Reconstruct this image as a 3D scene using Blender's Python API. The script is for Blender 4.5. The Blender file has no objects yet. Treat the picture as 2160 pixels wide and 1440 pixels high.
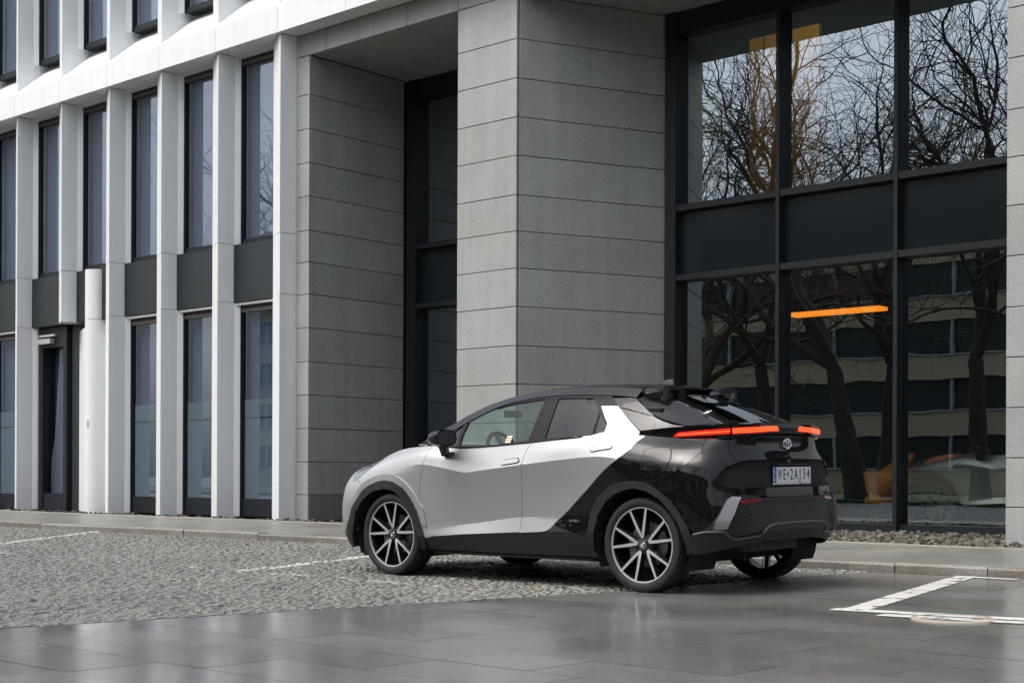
import bpy, bmesh, math, random
import numpy as np
from mathutils import Vector, Matrix
from mathutils.geometry import delaunay_2d_cdt
random.seed(11)
rng = np.random.default_rng(5)
sc = bpy.context.scene
COL = sc.collection

# ------------------------------------------------------------------ camera
CAM_H = 0.841
cam_d = bpy.data.cameras.new("camera")
cam_d.sensor_width = 36.0
cam_d.lens = 50.611
cam_d.shift_x = 0.00051
cam_d.shift_y = 0.13114
cam_d.clip_start = 0.1
cam_d.clip_end = 2000
cam = bpy.data.objects.new("camera", cam_d)
COL.objects.link(cam)
TH = math.radians(41.9886)
_R = Vector((math.cos(TH), math.sin(TH), 0))
_F = Vector((-math.sin(TH), math.cos(TH), 0))
_U = Vector((0, 0, 1))
_ro = math.radians(0.2252)
_r = _R * math.cos(_ro) + _U * math.sin(_ro)
_u = _U * math.cos(_ro) - _R * math.sin(_ro)
cam.matrix_world = Matrix(((_r.x, _u.x, -_F.x, 0), (_r.y, _u.y, -_F.y, 0), (_r.z, _u.z, -_F.z, CAM_H), (0, 0, 0, 1)))
sc.camera = cam

# ------------------------------------------------------------------ sky and sun (overcast)
SUN_EL, SUN_AZ = math.radians(60), math.radians(205)   # azimuth from +Y towards +X
world = bpy.data.worlds.new("World")
sc.world = world
world.use_nodes = True
wn = world.node_tree
wn.nodes.clear()
sky = wn.nodes.new("ShaderNodeTexSky")
sky.sky_type = 'NISHITA'
sky.sun_disc = False
sky.sun_elevation = SUN_EL
sky.sun_rotation = SUN_AZ
sky.air_density = 1.0
sky.dust_density = 6.0
sky.ozone_density = 1.0
hs = wn.nodes.new("ShaderNodeHueSaturation")
hs.inputs["Saturation"].default_value = 0.50
bg = wn.nodes.new("ShaderNodeBackground")
bg.inputs["Strength"].default_value = 0.15
wo = wn.nodes.new("ShaderNodeOutputWorld")
wn.links.new(sky.outputs[0], hs.inputs["Color"])
wn.links.new(hs.outputs[0], bg.inputs[0])
wn.links.new(bg.outputs[0], wo.inputs[0])

sun_d = bpy.data.lights.new("sun", 'SUN')
sun_d.energy = 0.5
sun_d.angle = math.radians(40)
sun_d.color = (1.0, 0.985, 0.965)
sun = bpy.data.objects.new("sun", sun_d)
COL.objects.link(sun)
_sd = Vector((math.sin(SUN_AZ) * math.cos(SUN_EL), math.cos(SUN_AZ) * math.cos(SUN_EL), math.sin(SUN_EL)))
sun.rotation_euler = _sd.to_track_quat('Z', 'Y').to_euler()

sc.view_settings.view_transform = 'Standard'
sc.view_settings.look = 'None'
sc.view_settings.exposure = 0.78
sc.view_settings.gamma = 1.0
sc.view_settings.use_curve_mapping = False
sc.render.engine = 'CYCLES'
sc.cycles.use_denoising = True
sc.cycles.max_bounces = 8
sc.cycles.glossy_bounces = 5
sc.cycles.transmission_bounces = 6
sc.cycles.transparent_max_bounces = 12
sc.cycles.caustics_reflective = False
sc.cycles.caustics_refractive = False
sc.cycles.sample_clamp_indirect = 4.0

# ------------------------------------------------------------------ helpers
def mesh(name, V, F, mat=None, parent=None, smooth=False, sharp=None):
    me = bpy.data.meshes.new(name)
    me.from_pydata([tuple(map(float, v)) for v in V], [], [tuple(map(int, f)) for f in F])
    me.update()
    if smooth:
        me.polygons.foreach_set("use_smooth", [True] * len(me.polygons))
        if sharp is not None:
            me.set_sharp_from_angle(angle=math.radians(sharp))
    if mat is not None:
        me.materials.append(mat)
    return link(name, me, parent)

def link(name, me, parent=None):
    o = bpy.data.objects.new(name, me)
    COL.objects.link(o)
    if parent is not None:
        o.parent = parent
    return o

def empty(name, loc=(0, 0, 0), parent=None):
    o = bpy.data.objects.new(name, None)
    o.location = loc
    o.empty_display_size = 0.2
    COL.objects.link(o)
    if parent is not None:
        o.parent = parent
    return o

def tag(o, label=None, cat=None, group=None, kind=None):
    if label: o["label"] = label
    if cat: o["category"] = cat
    if group: o["group"] = group
    if kind: o["kind"] = kind
    return o

class MB:
    """collects geometry for one mesh object"""
    def __init__(s): s.V = []; s.F = []
    def add(s, V, F):
        n = len(s.V); s.V += [tuple(v) for v in V]; s.F += [tuple(i + n for i in f) for f in F]; return s
    def box(s, x0, x1, y0, y1, z0, z1, c=0.0):
        if c <= 0:
            V = [(x, y, z) for z in (z0, z1) for y in (y0, y1) for x in (x0, x1)]
            F = [(0, 2, 3, 1), (4, 5, 7, 6), (0, 1, 5, 4), (2, 6, 7, 3), (0, 4, 6, 2), (1, 3, 7, 5)]
            return s.add(V, F)
        return s.prism([(x0 + c, y0), (x1 - c, y0), (x1, y0 + c), (x1, y1 - c), (x1 - c, y1), (x0 + c, y1), (x0, y1 - c), (x0, y0 + c)], z0, z1)
    def prism(s, poly, z0, z1):
        n = len(poly)
        V = [(x, y, z0) for x, y in poly] + [(x, y, z1) for x, y in poly]
        F = [tuple(reversed(range(n))), tuple(range(n, 2 * n))]
        F += [(i, (i + 1) % n, n + (i + 1) % n, n + i) for i in range(n)]
        return s.add(V, F)
    def tube(s, pts, rad, n=6, cap=True):
        """tapered tube through pts"""
        rings = []
        pts = [Vector(p) for p in pts]
        for i, p in enumerate(pts):
            d = (pts[min(i + 1, len(pts) - 1)] - pts[max(i - 1, 0)]).normalized()
            a = d.orthogonal().normalized() if i == 0 else (rings[-1][1] - d * rings[-1][1].dot(d)).normalized()
            b = d.cross(a)
            r = rad[i] if hasattr(rad, '__len__') else rad
            rings.append(([p + (a * math.cos(t) + b * math.sin(t)) * r for t in [2 * math.pi * k / n for k in range(n)]], a))
        base = len(s.V)
        for rg, _ in rings: s.V += [tuple(v) for v in rg]
        for i in range(len(rings) - 1):
            for k in range(n):
                a0 = base + i * n + k; a1 = base + i * n + (k + 1) % n
                s.F.append((a0, a1, a1 + n, a0 + n))
        if cap:
            s.F.append(tuple(reversed([base + k for k in range(n)])))
            s.F.append(tuple(base + (len(rings) - 1) * n + k for k in range(n)))
        return s
    def lathe(s, prof, n=48, axis='y', c=(0, 0, 0), closed=False):
        base = len(s.V)
        for k in range(n):
            t = 2 * math.pi * k / n
            for r, a in prof:
                if axis == 'y': s.V.append((c[0] + r * math.cos(t), c[1] + a, c[2] + r * math.sin(t)))
                else: s.V.append((c[0] + r * math.cos(t), c[1] + r * math.sin(t), c[2] + a))
        m = len(prof)
        for k in range(n):
            for j in range(m if closed else m - 1):
                j2 = (j + 1) % m; k2 = (k + 1) % n
                s.F.append((base + k * m + j, base + k2 * m + j, base + k2 * m + j2, base + k * m + j2))
        return s
    def build(s, name, mat, parent=None, smooth=False, sharp=None):
        return mesh(name, s.V, s.F, mat, parent, smooth, sharp)

# ------------------------------------------------------------------ materials
MATS = {}
def M(name, base, rough=0.5, metal=0.0, var=0.08, scale=3.0, fine=0.0, fscale=120.0, bump=0.0, bscale=60.0,
      coat=0.0, spec=0.5, rvar=0.0, rscale=2.0, objvar=0.0, emit=None, estr=0.0, tone=False, streak=0.0, coat_rough=0.03, base2=None, c2s=6.0):
    if name in MATS: return MATS[name]
    m = bpy.data.materials.new(name); m.use_nodes = True
    nt = m.node_tree; N = nt.nodes; L = nt.links
    b = N["Principled BSDF"]
    b.inputs["Roughness"].default_value = rough
    b.inputs["Metallic"].default_value = metal
    b.inputs["Specular IOR Level"].default_value = spec
    b.inputs["Coat Weight"].default_value = coat
    b.inputs["Coat Roughness"].default_value = coat_rough
    geo = N.new("ShaderNodeNewGeometry")
    pos = geo.outputs["Position"]
    def noise(sc_, det=4, vec=None):
        n = N.new("ShaderNodeTexNoise"); n.inputs["Scale"].default_value = sc_; n.inputs["Detail"].default_value = det
        L.new(vec or pos, n.inputs["Vector"]); return n
    def math_(op, a, bb, c=None):
        n = N.new("ShaderNodeMath"); n.operation = op
        for i, v in enumerate((a, bb, c)):
            if v is None: continue
            if isinstance(v, (int, float)): n.inputs[i].default_value = v
            else: L.new(v, n.inputs[i])
        return n.outputs[0]
    val = None
    def acc(v):
        nonlocal val
        val = v if val is None else math_('MULTIPLY', val, v)
    if var > 0:
        acc(math_('MULTIPLY_ADD', noise(scale, 5).outputs["Fac"], 2 * var * 1.6, 1 - 1.6 * var))
    if fine > 0:
        acc(math_('MULTIPLY_ADD', noise(fscale, 2).outputs["Fac"], 2 * fine * 2, 1 - 2 * fine))
    if streak > 0:
        mp = N.new("ShaderNodeMapping"); mp.inputs["Scale"].default_value = (7, 7, 0.5); L.new(pos, mp.inputs["Vector"])
        acc(math_('MULTIPLY_ADD', noise(1.0, 4, mp.outputs[0]).outputs["Fac"], 2 * streak * 1.6, 1 - 1.6 * streak))
    if objvar > 0:
        oi = N.new("ShaderNodeObjectInfo")
        acc(math_('MULTIPLY_ADD', oi.outputs["Random"], 2 * objvar, 1 - objvar))
    if tone:
        at = N.new("ShaderNodeAttribute"); at.attribute_name = "tone"
        acc(at.outputs["Fac"])
    if val is None:
        b.inputs["Base Color"].default_value = (*base, 1)
    else:
        mx = N.new("ShaderNodeVectorMath"); mx.operation = 'SCALE'
        mx.inputs[0].default_value = base
        if base2:
            m2 = N.new("ShaderNodeMix"); m2.data_type = 'RGBA'; m2.inputs[6].default_value = (*base, 1); m2.inputs[7].default_value = (*base2, 1)
            rp = N.new("ShaderNodeMapRange"); rp.inputs[1].default_value = 0.4; rp.inputs[2].default_value = 0.6
            L.new(noise(c2s, 3).outputs["Fac"], rp.inputs[0]); L.new(rp.outputs[0], m2.inputs[0]); L.new(m2.outputs[2], mx.inputs[0])
        L.new(val, mx.inputs["Scale"])
        L.new(mx.outputs[0], b.inputs["Base Color"])
    if rvar > 0:
        r = math_('MULTIPLY_ADD', noise(rscale, 4).outputs["Fac"], 3.2 * rvar, rough - 1.6 * rvar)
        cl = N.new("ShaderNodeClamp"); cl.inputs["Min"].default_value = 0.04; L.new(r, cl.inputs[0])
        L.new(cl.outputs[0], b.inputs["Roughness"])
    if bump > 0:
        bp = N.new("ShaderNodeBump"); bp.inputs["Strength"].default_value = 1.0; bp.inputs["Distance"].default_value = bump
        L.new(noise(bscale, 4).outputs["Fac"], bp.inputs["Height"]); L.new(bp.outputs[0], b.inputs["Normal"])
    if emit:
        b.inputs["Emission Color"].default_value = (*emit, 1); b.inputs["Emission Strength"].default_value = estr
    MATS[name] = m
    return m

def glass(name, tint=(0.6, 0.66, 0.68), base=0.2, ior=1.5, wav=0.0, wscale=1.2, rough=0.0, refl=(0.92, 0.96, 1.0)):
    if name in MATS: return MATS[name]
    m = bpy.data.materials.new(name); m.use_nodes = True
    nt = m.node_tree; N = nt.nodes; L = nt.links
    N.remove(N["Principled BSDF"]); out = N["Material Output"]
    tr = N.new("ShaderNodeBsdfTransparent"); tr.inputs[0].default_value = (*tint, 1)
    gl = N.new("ShaderNodeBsdfGlossy"); gl.inputs[0].default_value = (*refl, 1); gl.inputs["Roughness"].default_value = rough
    fr = N.new("ShaderNodeFresnel"); fr.inputs[0].default_value = ior
    ad = N.new("ShaderNodeMath"); ad.operation = 'ADD'; ad.inputs[1].default_value = base; ad.use_clamp = True
    mx = N.new("ShaderNodeMixShader")
    ge = N.new("ShaderNodeNewGeometry"); bf = N.new("ShaderNodeMath"); bf.operation = 'MULTIPLY_ADD'     # thin pane: same reflectance from both sides
    bf.inputs[1].default_value = 1 / ior - ior; bf.inputs[2].default_value = ior
    L.new(ge.outputs["Backfacing"], bf.inputs[0]); L.new(bf.outputs[0], fr.inputs[0])
    L.new(fr.outputs[0], ad.inputs[0]); L.new(ad.outputs[0], mx.inputs[0]); L.new(tr.outputs[0], mx.inputs[1]); L.new(gl.outputs[0], mx.inputs[2])
    L.new(mx.outputs[0], out.inputs[0])
    if wav > 0:
        geo = N.new("ShaderNodeNewGeometry")
        no = N.new("ShaderNodeTexNoise"); no.inputs["Scale"].default_value = wscale; no.inputs["Detail"].default_value = 1.5
        bp = N.new("ShaderNodeBump"); bp.inputs["Distance"].default_value = wav; bp.inputs["Strength"].default_value = 1
        L.new(geo.outputs["Position"], no.inputs["Vector"]); L.new(no.outputs["Fac"], bp.inputs["Height"])
        L.new(bp.outputs[0], gl.inputs["Normal"])
    MATS[name] = m
    return m

mSTONE = M("stone_grey", (0.335, 0.355, 0.352), 0.58, var=0.10, scale=1.6, fine=0.16, fscale=38, bump=0.0012, bscale=70, objvar=0.06, streak=0.11, base2=(0.342, 0.350, 0.339), c2s=1.1)
mWHITE = M("white_cladding", (0.79, 0.815, 0.825), 0.42, var=0.02, scale=0.7, objvar=0.015, streak=0.035)
mDARK = M("anthracite_panel", (0.014, 0.021, 0.024), 0.5, var=0.2, scale=1.5, fine=0.2, fscale=160, bump=0.0004, bscale=300)
mFRAME = M("dark_aluminium", (0.012, 0.016, 0.020), 0.5, var=0.05, spec=0.35)
mGAP = M("joint_dark", (0.012, 0.012, 0.012), 0.9, var=0)
mBROWN = M("blind_box_brown", (0.10, 0.085, 0.07), 0.6, var=0.1)
mBLIND = M("blind_fabric", (0.15, 0.17, 0.245), 0.8, var=0.08, scale=0.6)
mFROST = M("frosted_film", (0.20, 0.265, 0.265), 0.5, var=0.06, scale=1.0)
gWIN = glass("window_glass", (0.66, 0.72, 0.80), 0.15, 1.5, 0.0004, 1.5, refl=(0.80, 0.88, 1.0))
gCURT = glass("curtain_wall_glass", (0.70, 0.77, 0.73), 0.28, 1.5, 0.0011, 1.3, refl=(0.78, 0.90, 1.0))
# ================================================================== ground
def gz(y):                                   # the parking strip rises slightly to the kerb
    return 0.015 * max(0.0, min(y, 11.17) - 8.4)
def xb(y):                                   # edge between setts and slabs
    return -7.30 + (y - 3.96) * 0.19
mASPH = M("asphalt", (0.06, 0.06, 0.06), 0.5, var=0.2, scale=0.5, fine=0.25, fscale=200, bump=0.001, bscale=300)
g = MB(); g.add([(-400, -400, -0.03), (400, -400, -0.03), (400, 400, -0.03), (-400, 400, -0.03)], [(0, 1, 2, 3)])
tag(g.build("ground", mASPH), kind="structure")

# --- slabs
mSLAB = M("slab_granite", (0.165, 0.172, 0.167), 0.17, var=0.22, scale=1.3, fine=0.30, fscale=48, bump=0.00045, bscale=85, objvar=0.10, rvar=0.15, rscale=0.75, spec=0.65, base2=(0.160, 0.156, 0.146), c2s=0.8)
paving = tag(empty("slab_paving"), kind="structure")
bed = MB(); bed.add([(-8.2, 0, -0.0022), (3, 0, -0.0022), (3, 8.4, -0.0022), (3, 11.17, gz(11.17) - 0.0022), (xb(11.17), 11.17, gz(11.17) - 0.0022), (xb(8.4), 8.4, -0.0022)], [(0, 1, 2, 5), (5, 2, 3, 4)])
bed.build("joint_bed", mGAP, paving)
ROW = 0.46
y0 = 3.75 - 8 * ROW
r_i = 0
nslab = 0
while y0 < 11.1:
    y1 = min(y0 + ROW, 11.165)
    xs = -8.4 - random.random() * 0.8
    while xs < 1.2:
        ln = random.choice((0.7, 0.85, 1.0, 1.15))
        x1 = xs + ln
        # clip polygon to the slanted edge
        lim0, lim1 = xb(y0), xb(y1)
        if x1 > max(lim0, lim1) + 0.02:
            a, b_ = 0.0022, 0.0035
            dz = random.uniform(-0.0006, 0.0006)
            X00, X01 = max(xs + a, lim0 + 0.004), max(xs + a, lim1 + 0.004)
            V = [(X00, y0 + a, gz(y0) + dz), (x1 - a, y0 + a, gz(y0) + dz), (x1 - a, y1 - a, gz(y1) + dz), (X01, y1 - a, gz(y1) + dz)]
            B = [(v[0], v[1], v[2] - 0.05) for v in V]
            o = mesh("slab", V + B, [(0, 1, 2, 3)] + [(i + 4, (i + 1) % 4 + 4, (i + 1) % 4, i) for i in range(4)], mSLAB, paving)
            o.data.materials.append(mGAP)
            for f_ in o.data.polygons[1:]: f_.material_index = 1
            nslab += 1
        xs = x1
    y0 += ROW; r_i += 1

# --- setts
mSETT = M("sett_granite", (0.165, 0.158, 0.134), 0.36, var=0.18, scale=0.9, fine=0.30, fscale=60, bump=0.004, bscale=45, tone=True, rvar=0.12, rscale=1.2, base2=(0.155, 0.158, 0.150), c2s=9.0)
PF = 1
def in_line(x, y):
    """painted bay lines on the setts: (x0,y0,x1,y1,half width,wear)"""
    for (ax, ay, bx, by, hw, p) in ((-17.85, 11.15, -15.4, 7.7, 0.06, 0.95), (-10.25, 7.82, -11.25, 11.1, 0.06, 0.9), (-17, 7.75, -7.2, 7.86, 0.055, 0.45)):
        dx, dy = bx - ax, by - ay; L2 = dx * dx + dy * dy
        t = ((x - ax) * dx + (y - ay) * dy) / L2
        if 0 <= t <= 1 and abs((x - ax) * dy - (y - ay) * dx) / math.sqrt(L2) < hw:
            p0 = p
            if p < 0.6:
                p = 0.9 if math.sin(x * 5.2 + 0.8) > 0.15 else 0.12
            global PF
            PF = p0
            return random.random() < p
    return False
V = []; F = []; T = []
y = 1.2
while y < 11.16:
    d = random.uniform(0.060, 0.080)
    xmin = -2.05 * max(y, 5) - 3.0 if y > 3 else -12
    x = xmin - random.random() * 0.1
    lim = xb(y + d / 2) - 0.004
    while x < lim:
        w = random.uniform(0.06, 0.095)
        x1 = min(x + w, lim)
        if x1 - x > 0.03:
            gx = random.uniform(0.003, 0.007); gy = random.uniform(0.003, 0.008)
            zz = gz(y) + random.gauss(0, 0.0035)
            tx, ty = random.gauss(0, 0.03), random.gauss(0, 0.03)
            ax, bx, ay, by = x + gx, x1 - gx, y + gy, min(y + d, 11.165) - gy
            cx_, cy_ = (ax + bx) / 2, (ay + by) / 2
            jit = lambda: random.uniform(-0.006, 0.006)
            ring = [(ax + jit(), ay + jit()), (bx + jit(), ay + jit()), (bx + jit(), by + jit()), (ax + jit(), by + jit())]
            n = len(V)
            for k, f_ in ((-0.035, 1.0), (-0.010, 1.0), (0.0, 0.72)):
                for px, py in ring:
                    qx, qy = cx_ + (px - cx_) * f_, cy_ + (py - cy_) * f_
                    V.append((qx, qy, zz + k + (tx * (qx - cx_) + ty * (qy - cy_) if k > -0.03 else 0)))
            fs = [(n + 8, n + 9, n + 10, n + 11)]
            for q in (0, 4):
                fs += [(n + q + i, n + q + (i + 1) % 4, n + q + 4 + (i + 1) % 4, n + q + 4 + i) for i in range(4)]
            F += fs
            t = random.gauss(1.0, 0.085)
            if in_line(cx_, cy_): t = random.uniform(2.6, 3.6) * (1 if PF > 0.6 else 0.62)
            T += [t] * 9
        x = x1
    y += d
setts = mesh("setts", V, F, mSETT)
at = setts.data.attributes.new("tone", 'FLOAT', 'FACE'); at.data.foreach_set("value", np.array(T, dtype=np.float32))
tag(setts, "weathered grey granite setts paving the parking strip under the car", "setts", kind="stuff")
sb = MB(); sb.add([(-40, 1, -0.016), (xb(1), 1, -0.016), (xb(8.4), 8.4, -0.016), (xb(11.17), 11.17, gz(11.17) - 0.016), (-40, 11.17, gz(11.17) - 0.016), (-40, 8.4, -0.016)], [(0, 1, 2, 5), (5, 2, 3, 4)])
mSAND = M("sett_bedding", (0.09, 0.085, 0.075), 0.9, var=0.2, fine=0.2)
tag(sb.build("sett_bedding", mSAND), kind="structure")

# --- kerb stones
mKERB = M("kerb_granite", (0.20, 0.185, 0.155), 0.6, var=0.25, scale=3.0, fine=0.3, fscale=45, bump=0.004, bscale=40, objvar=0.16, base2=(0.19, 0.19, 0.18), c2s=3.0)
kerb = tag(empty("kerb"), kind="structure")
kj = [-30.0, -28.6, -27.5, -26.4, -25.2, -24.0, -22.9, -21.7, -20.6, -19.43, -18.2, -17.0, -15.85, -15.0, -14.29, -13.16, -12.1, -11.0, -9.9, -8.8, -7.9, -7.0, -6.14, -5.71, -4.9, -3.9, -2.9, -1.8, -0.7, 0.4, 1.5]
for a, b_ in zip(kj[:-1], kj[1:]):
    j = random.uniform(-0.006, 0.006); h_ = 0.12 + random.uniform(-0.006, 0.004)
    a += 0.004; b_ -= 0.004; yf = 11.17 + j; yb = 11.32
    V = [(a, yf, -0.05), (b_, yf, -0.05), (b_, yf, h_ - 0.018), (a, yf, h_ - 0.018), (a, yf + 0.015, h_), (b_, yf + 0.015, h_), (b_, yb, h_), (a, yb, h_), (a, yb, -0.05), (b_, yb, -0.05)]
    mesh("kerb_stone", V, [(0, 1, 2, 3), (3, 2, 5, 4), (4, 5, 6, 7), (7, 6, 9, 8), (0, 3, 4, 7, 8), (1, 9, 6, 5, 2)], mKERB, kerb)

soil = MB(); n_ = 220
for i in range(n_ + 1):
    x = -30 + 32 * i / n_; soil.V += [(x, 11.318, 0.1165), (x, 11.335 + 0.02 * random.random() * (1 if math.sin(x * 1.7) > -0.3 else 0.2), 0.1165)]
    if i: soil.F.append((2 * i - 2, 2 * i, 2 * i + 1, 2 * i - 1))
soil.build("joint_soil", M("joint_soil", (0.07, 0.05, 0.03), 0.9, var=0.3, scale=8, fine=0.3), kerb)
# --- pavement
def pave_mat():
    m = M("pavement_blocks", (0.24, 0.24, 0.215), 0.36, var=0.16, scale=0.8, fine=0.2, fscale=60, rvar=0.1, rscale=0.8)
    nt = m.node_tree; N = nt.nodes; L = nt.links; b = N["Principled BSDF"]
    geo = N.new("ShaderNodeNewGeometry")
    br = N.new("ShaderNodeTexBrick"); br.inputs["Scale"].default_value = 1.0
    br.inputs["Brick Width"].default_value = 0.2; br.inputs["Row Height"].default_value = 0.1; br.inputs["Mortar Size"].default_value = 0.006
    br.inputs["Color1"].default_value = (1, 1, 1, 1); br.inputs["Color2"].default_value = (0.82, 0.82, 0.8, 1); br.inputs["Mortar"].default_value = (0.45, 0.42, 0.38, 1)
    L.new(geo.outputs["Position"], br.inputs["Vector"])
    src = b.inputs["Base Color"].links[0].from_socket
    mu = N.new("ShaderNodeVectorMath"); mu.operation = 'MULTIPLY'
    L.new(src, mu.inputs[0]); L.new(br.outputs["Color"], mu.inputs[1]); L.new(mu.outputs[0], b.inputs["Base Color"])
    bp = N.new("ShaderNodeBump"); bp.inputs["Distance"].default_value = 0.004
    L.new(br.outputs["Fac"], bp.inputs["Height"]); bp.invert = True; L.new(bp.outputs[0], b.inputs["Normal"])
    return m
mPAVE = pave_mat()
PZ = 0.14
pv = MB(); pv.add([(-40, 11.325, 0.112), (6, 11.325, 0.112), (6, 13.80, PZ), (-40, 13.80, PZ)], [(0, 1, 2, 3)])
tag(pv.build("pavement", mPAVE), kind="structure")
mEDGE = M("edging_concrete", (0.36, 0.35, 0.31), 0.7, var=0.15, fine=0.15, fscale=100, objvar=0.08)
edging = tag(empty("pavement_edging"), kind="structure")
x = -40.0
while x < 6:
    MB().box(x + 0.002, x + 0.998, 13.80, 13.88, -0.02, PZ + 0.012 + random.uniform(-0.004, 0.004)).build("edging_block", mEDGE, edging)
    x += 1.0
mSOIL = M("gravel_bed", (0.05, 0.045, 0.04), 0.95, var=0.3, scale=4, fine=0.3)
gb = MB(); gb.add([(-40, 13.88, 0.09), (6, 13.88, 0.09), (6, 17.3, 0.09), (-40, 17.3, 0.09)], [(0, 1, 2, 3)])
tag(gb.build("gravel_bed", mSOIL), kind="structure")

# --- gravel stones
ICO = [(0, 0, 1), (0.894, 0, 0.447), (0.276, 0.851, 0.447), (-0.724, 0.526, 0.447), (-0.724, -0.526, 0.447), (0.276, -0.851, 0.447),
       (0.724, 0.526, -0.447), (-0.276, 0.851, -0.447), (-0.894, 0, -0.447), (-0.276, -0.851, -0.447), (0.724, -0.526, -0.447), (0, 0, -1)]
ICF = [(0, 1, 2), (0, 2, 3), (0, 3, 4), (0, 4, 5), (0, 5, 1), (1, 6, 2), (2, 7, 3), (3, 8, 4), (4, 9, 5), (5, 10, 1), (6, 7, 2), (7, 8, 3), (8, 9, 4), (9, 10, 5), (10, 6, 1), (11, 7, 6), (11, 8, 7), (11, 9, 8), (11, 10, 9), (11, 6, 10)]
mGRAV = M("gravel_stone", (0.085, 0.082, 0.075), 0.75, var=0.12, scale=6, fine=0.2, fscale=80, tone=True, base2=(0.105, 0.09, 0.065), c2s=9)
def stones(name, n, xr, yr, sz, label, tmean=1.0):
    V = []; F = []; T = []
    for i in range(n):
        x, y = random.uniform(*xr), random.uniform(*yr)
        s = random.uniform(*sz) * random.choice((0.7, 1, 1, 1.25))
        a = random.random() * 6.28; sx, sy, sz_ = s * random.uniform(0.8, 1.4), s * random.uniform(0.6, 1.0), s * random.uniform(0.45, 0.8)
        ca, sa = math.cos(a), math.sin(a); tl = random.uniform(-0.5, 0.5)
        n0 = len(V); z0 = 0.09 + sz_ * 0.55 + random.random() * 0.03
        for (u, v, w) in ICO:
            k = random.uniform(0.75, 1.2)
            u, v, w = u * sx * k, v * sy * k, w * sz_ * k
            V.append((x + u * ca - v * sa, y + u * sa + v * ca, z0 + w + tl * u))
        F += [tuple(n0 + q for q in f) for f in ICF]
        T += [max(0.35, random.gauss(tmean, 0.4))] * 20
    o = mesh(name, V, F, mGRAV)
    at = o.data.attributes.new("tone", 'FLOAT', 'FACE'); at.data.foreach_set("value", np.array(T, dtype=np.float32))
    return tag(o, label, "gravel", kind="stuff")
stones("gravel", 5200, (-13.4, -4.4), (13.92, 17.05), (0.026, 0.052), "loose broken stones in the bed below the large shop window")
stones("dark_gravel", 900, (-28.5, -13.4), (13.92, 14.7), (0.022, 0.045), "dark pebbles along the foot of the white and grey facade", 0.45)

# --- painted box and manhole on the slabs
def paint_mat():
    m = M("road_paint", (0.56, 0.56, 0.52), 0.5, var=0.08, scale=3, fine=0.1)
    nt = m.node_tree; N = nt.nodes; L = nt.links; b = N["Principled BSDF"]
    geo = N.new("ShaderNodeNewGeometry"); no = N.new("ShaderNodeTexNoise"); no.inputs["Scale"].default_value = 7; no.inputs["Detail"].default_value = 6
    L.new(geo.outputs["Position"], no.inputs["Vector"])
    rp = N.new("ShaderNodeValToRGB"); rp.color_ramp.elements[0].position = 0.34; rp.color_ramp.elements[1].position = 0.43
    L.new(no.outputs["Fac"], rp.inputs[0]); L.new(rp.outputs[0], b.inputs["Alpha"])
    return m
mPAINT = paint_mat()
def strip(name, p, q, w, z=0.004, n=40, wob=0.006):
    p, q = Vector(p), Vector(q); d = (q - p).normalized(); nrm = Vector((-d.y, d.x))
    V = []; F = []
    for i in range(n + 1):
        c = p.lerp(q, i / n)
        for s in (-1, 1):
            e = c + nrm * s * (w / 2 + random.uniform(-wob, wob))
            V.append((e.x, e.y, gz(e.y) + z))
        if i: F.append((2 * i - 2, 2 * i, 2 * i + 1, 2 * i - 1) if False else (2 * i - 2, 2 * i - 1, 2 * i + 1, 2 * i))
    o = mesh(name, V, F, mPAINT)
    return o
tag(strip("road_marking", (-4.48, 8.20), (-5.06, 11.14), 0.17), "white painted line running from the box corner to the kerb", "road marking", kind="structure")
tag(strip("road_marking", (-4.60, 8.17), (-1.9, 8.63), 0.16, 0.006), "white painted line crossing the manhole cover", "road marking", kind="structure")
tag(strip("road_marking", (-4.2, 8.02), (-1.9, 8.40), 0.15, 0.0065), "second worn white line along the near side of the manhole", "road marking", kind="structure")
tag(strip("road_marking", (-5.06, 11.07), (-1.5, 11.1), 0.10, 0.005), "white painted line along the foot of the kerb", "road marking", kind="structure")
mh = tag(empty("manhole_cover", (-3.77, 8.12, 0)), "round rusty manhole cover overpainted by the white line", "manhole cover")
mRUST = M("rusty_iron", (0.20, 0.15, 0.10), 0.7, 0.2, var=0.35, scale=12, fine=0.3, bump=0.002, bscale=60)
mPIRON = M("painted_iron", (0.34, 0.30, 0.24), 0.6, 0, var=0.25, scale=9, fine=0.2, bump=0.001, bscale=80)
MB().lathe([(0.215, 0.0), (0.215, 0.008), (0.220, 0.010), (0.236, 0.010), (0.244, 0.007), (0.248, 0.0)], 48, 'z').build("ring", mPIRON, mh, True, 40)
cov = MB(); cov.lathe([(0.0, 0.003), (0.211, 0.003), (0.213, 0.0)], 48, 'z')
cov.build("cover", M("worn_iron", (0.16, 0.15, 0.135), 0.5, 0.1, var=0.3, scale=14, bump=0.002, bscale=70), mh)
# ================================================================== stone-clad wing
LV = [0.10, 0.526, 1.053, 1.590, 2.128, 2.664, 3.210, 3.746, 4.264, 4.772, 5.323, 5.860, 6.405, 6.955, 7.58]
stone = tag(empty("stone_building", (-12, 16, 0.1)), "grey stone clad building wing with recessed entrance and tall shop window", "building")
def mesh_at(name, V, F, mat, parent, **k):
    o = mesh(name, V, F, mat, None, **k); o.parent = parent; o.matrix_parent_inverse = parent.matrix_world.inverted() if False else Matrix.Translation(-Vector(parent.location)); return o
def bld(mb, name, mat, parent, smooth=False, sharp=None):
    o = mb.build(name, mat, None, smooth, sharp)
    o.parent = parent
    top = parent
    loc = Vector((0, 0, 0))
    while top is not None:
        loc += Vector(top.location); top = top.parent
    o.matrix_parent_inverse = Matrix.Translation(-loc)
    return o
def sub(name, parent):
    o = empty(name); o.parent = parent; return o

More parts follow.
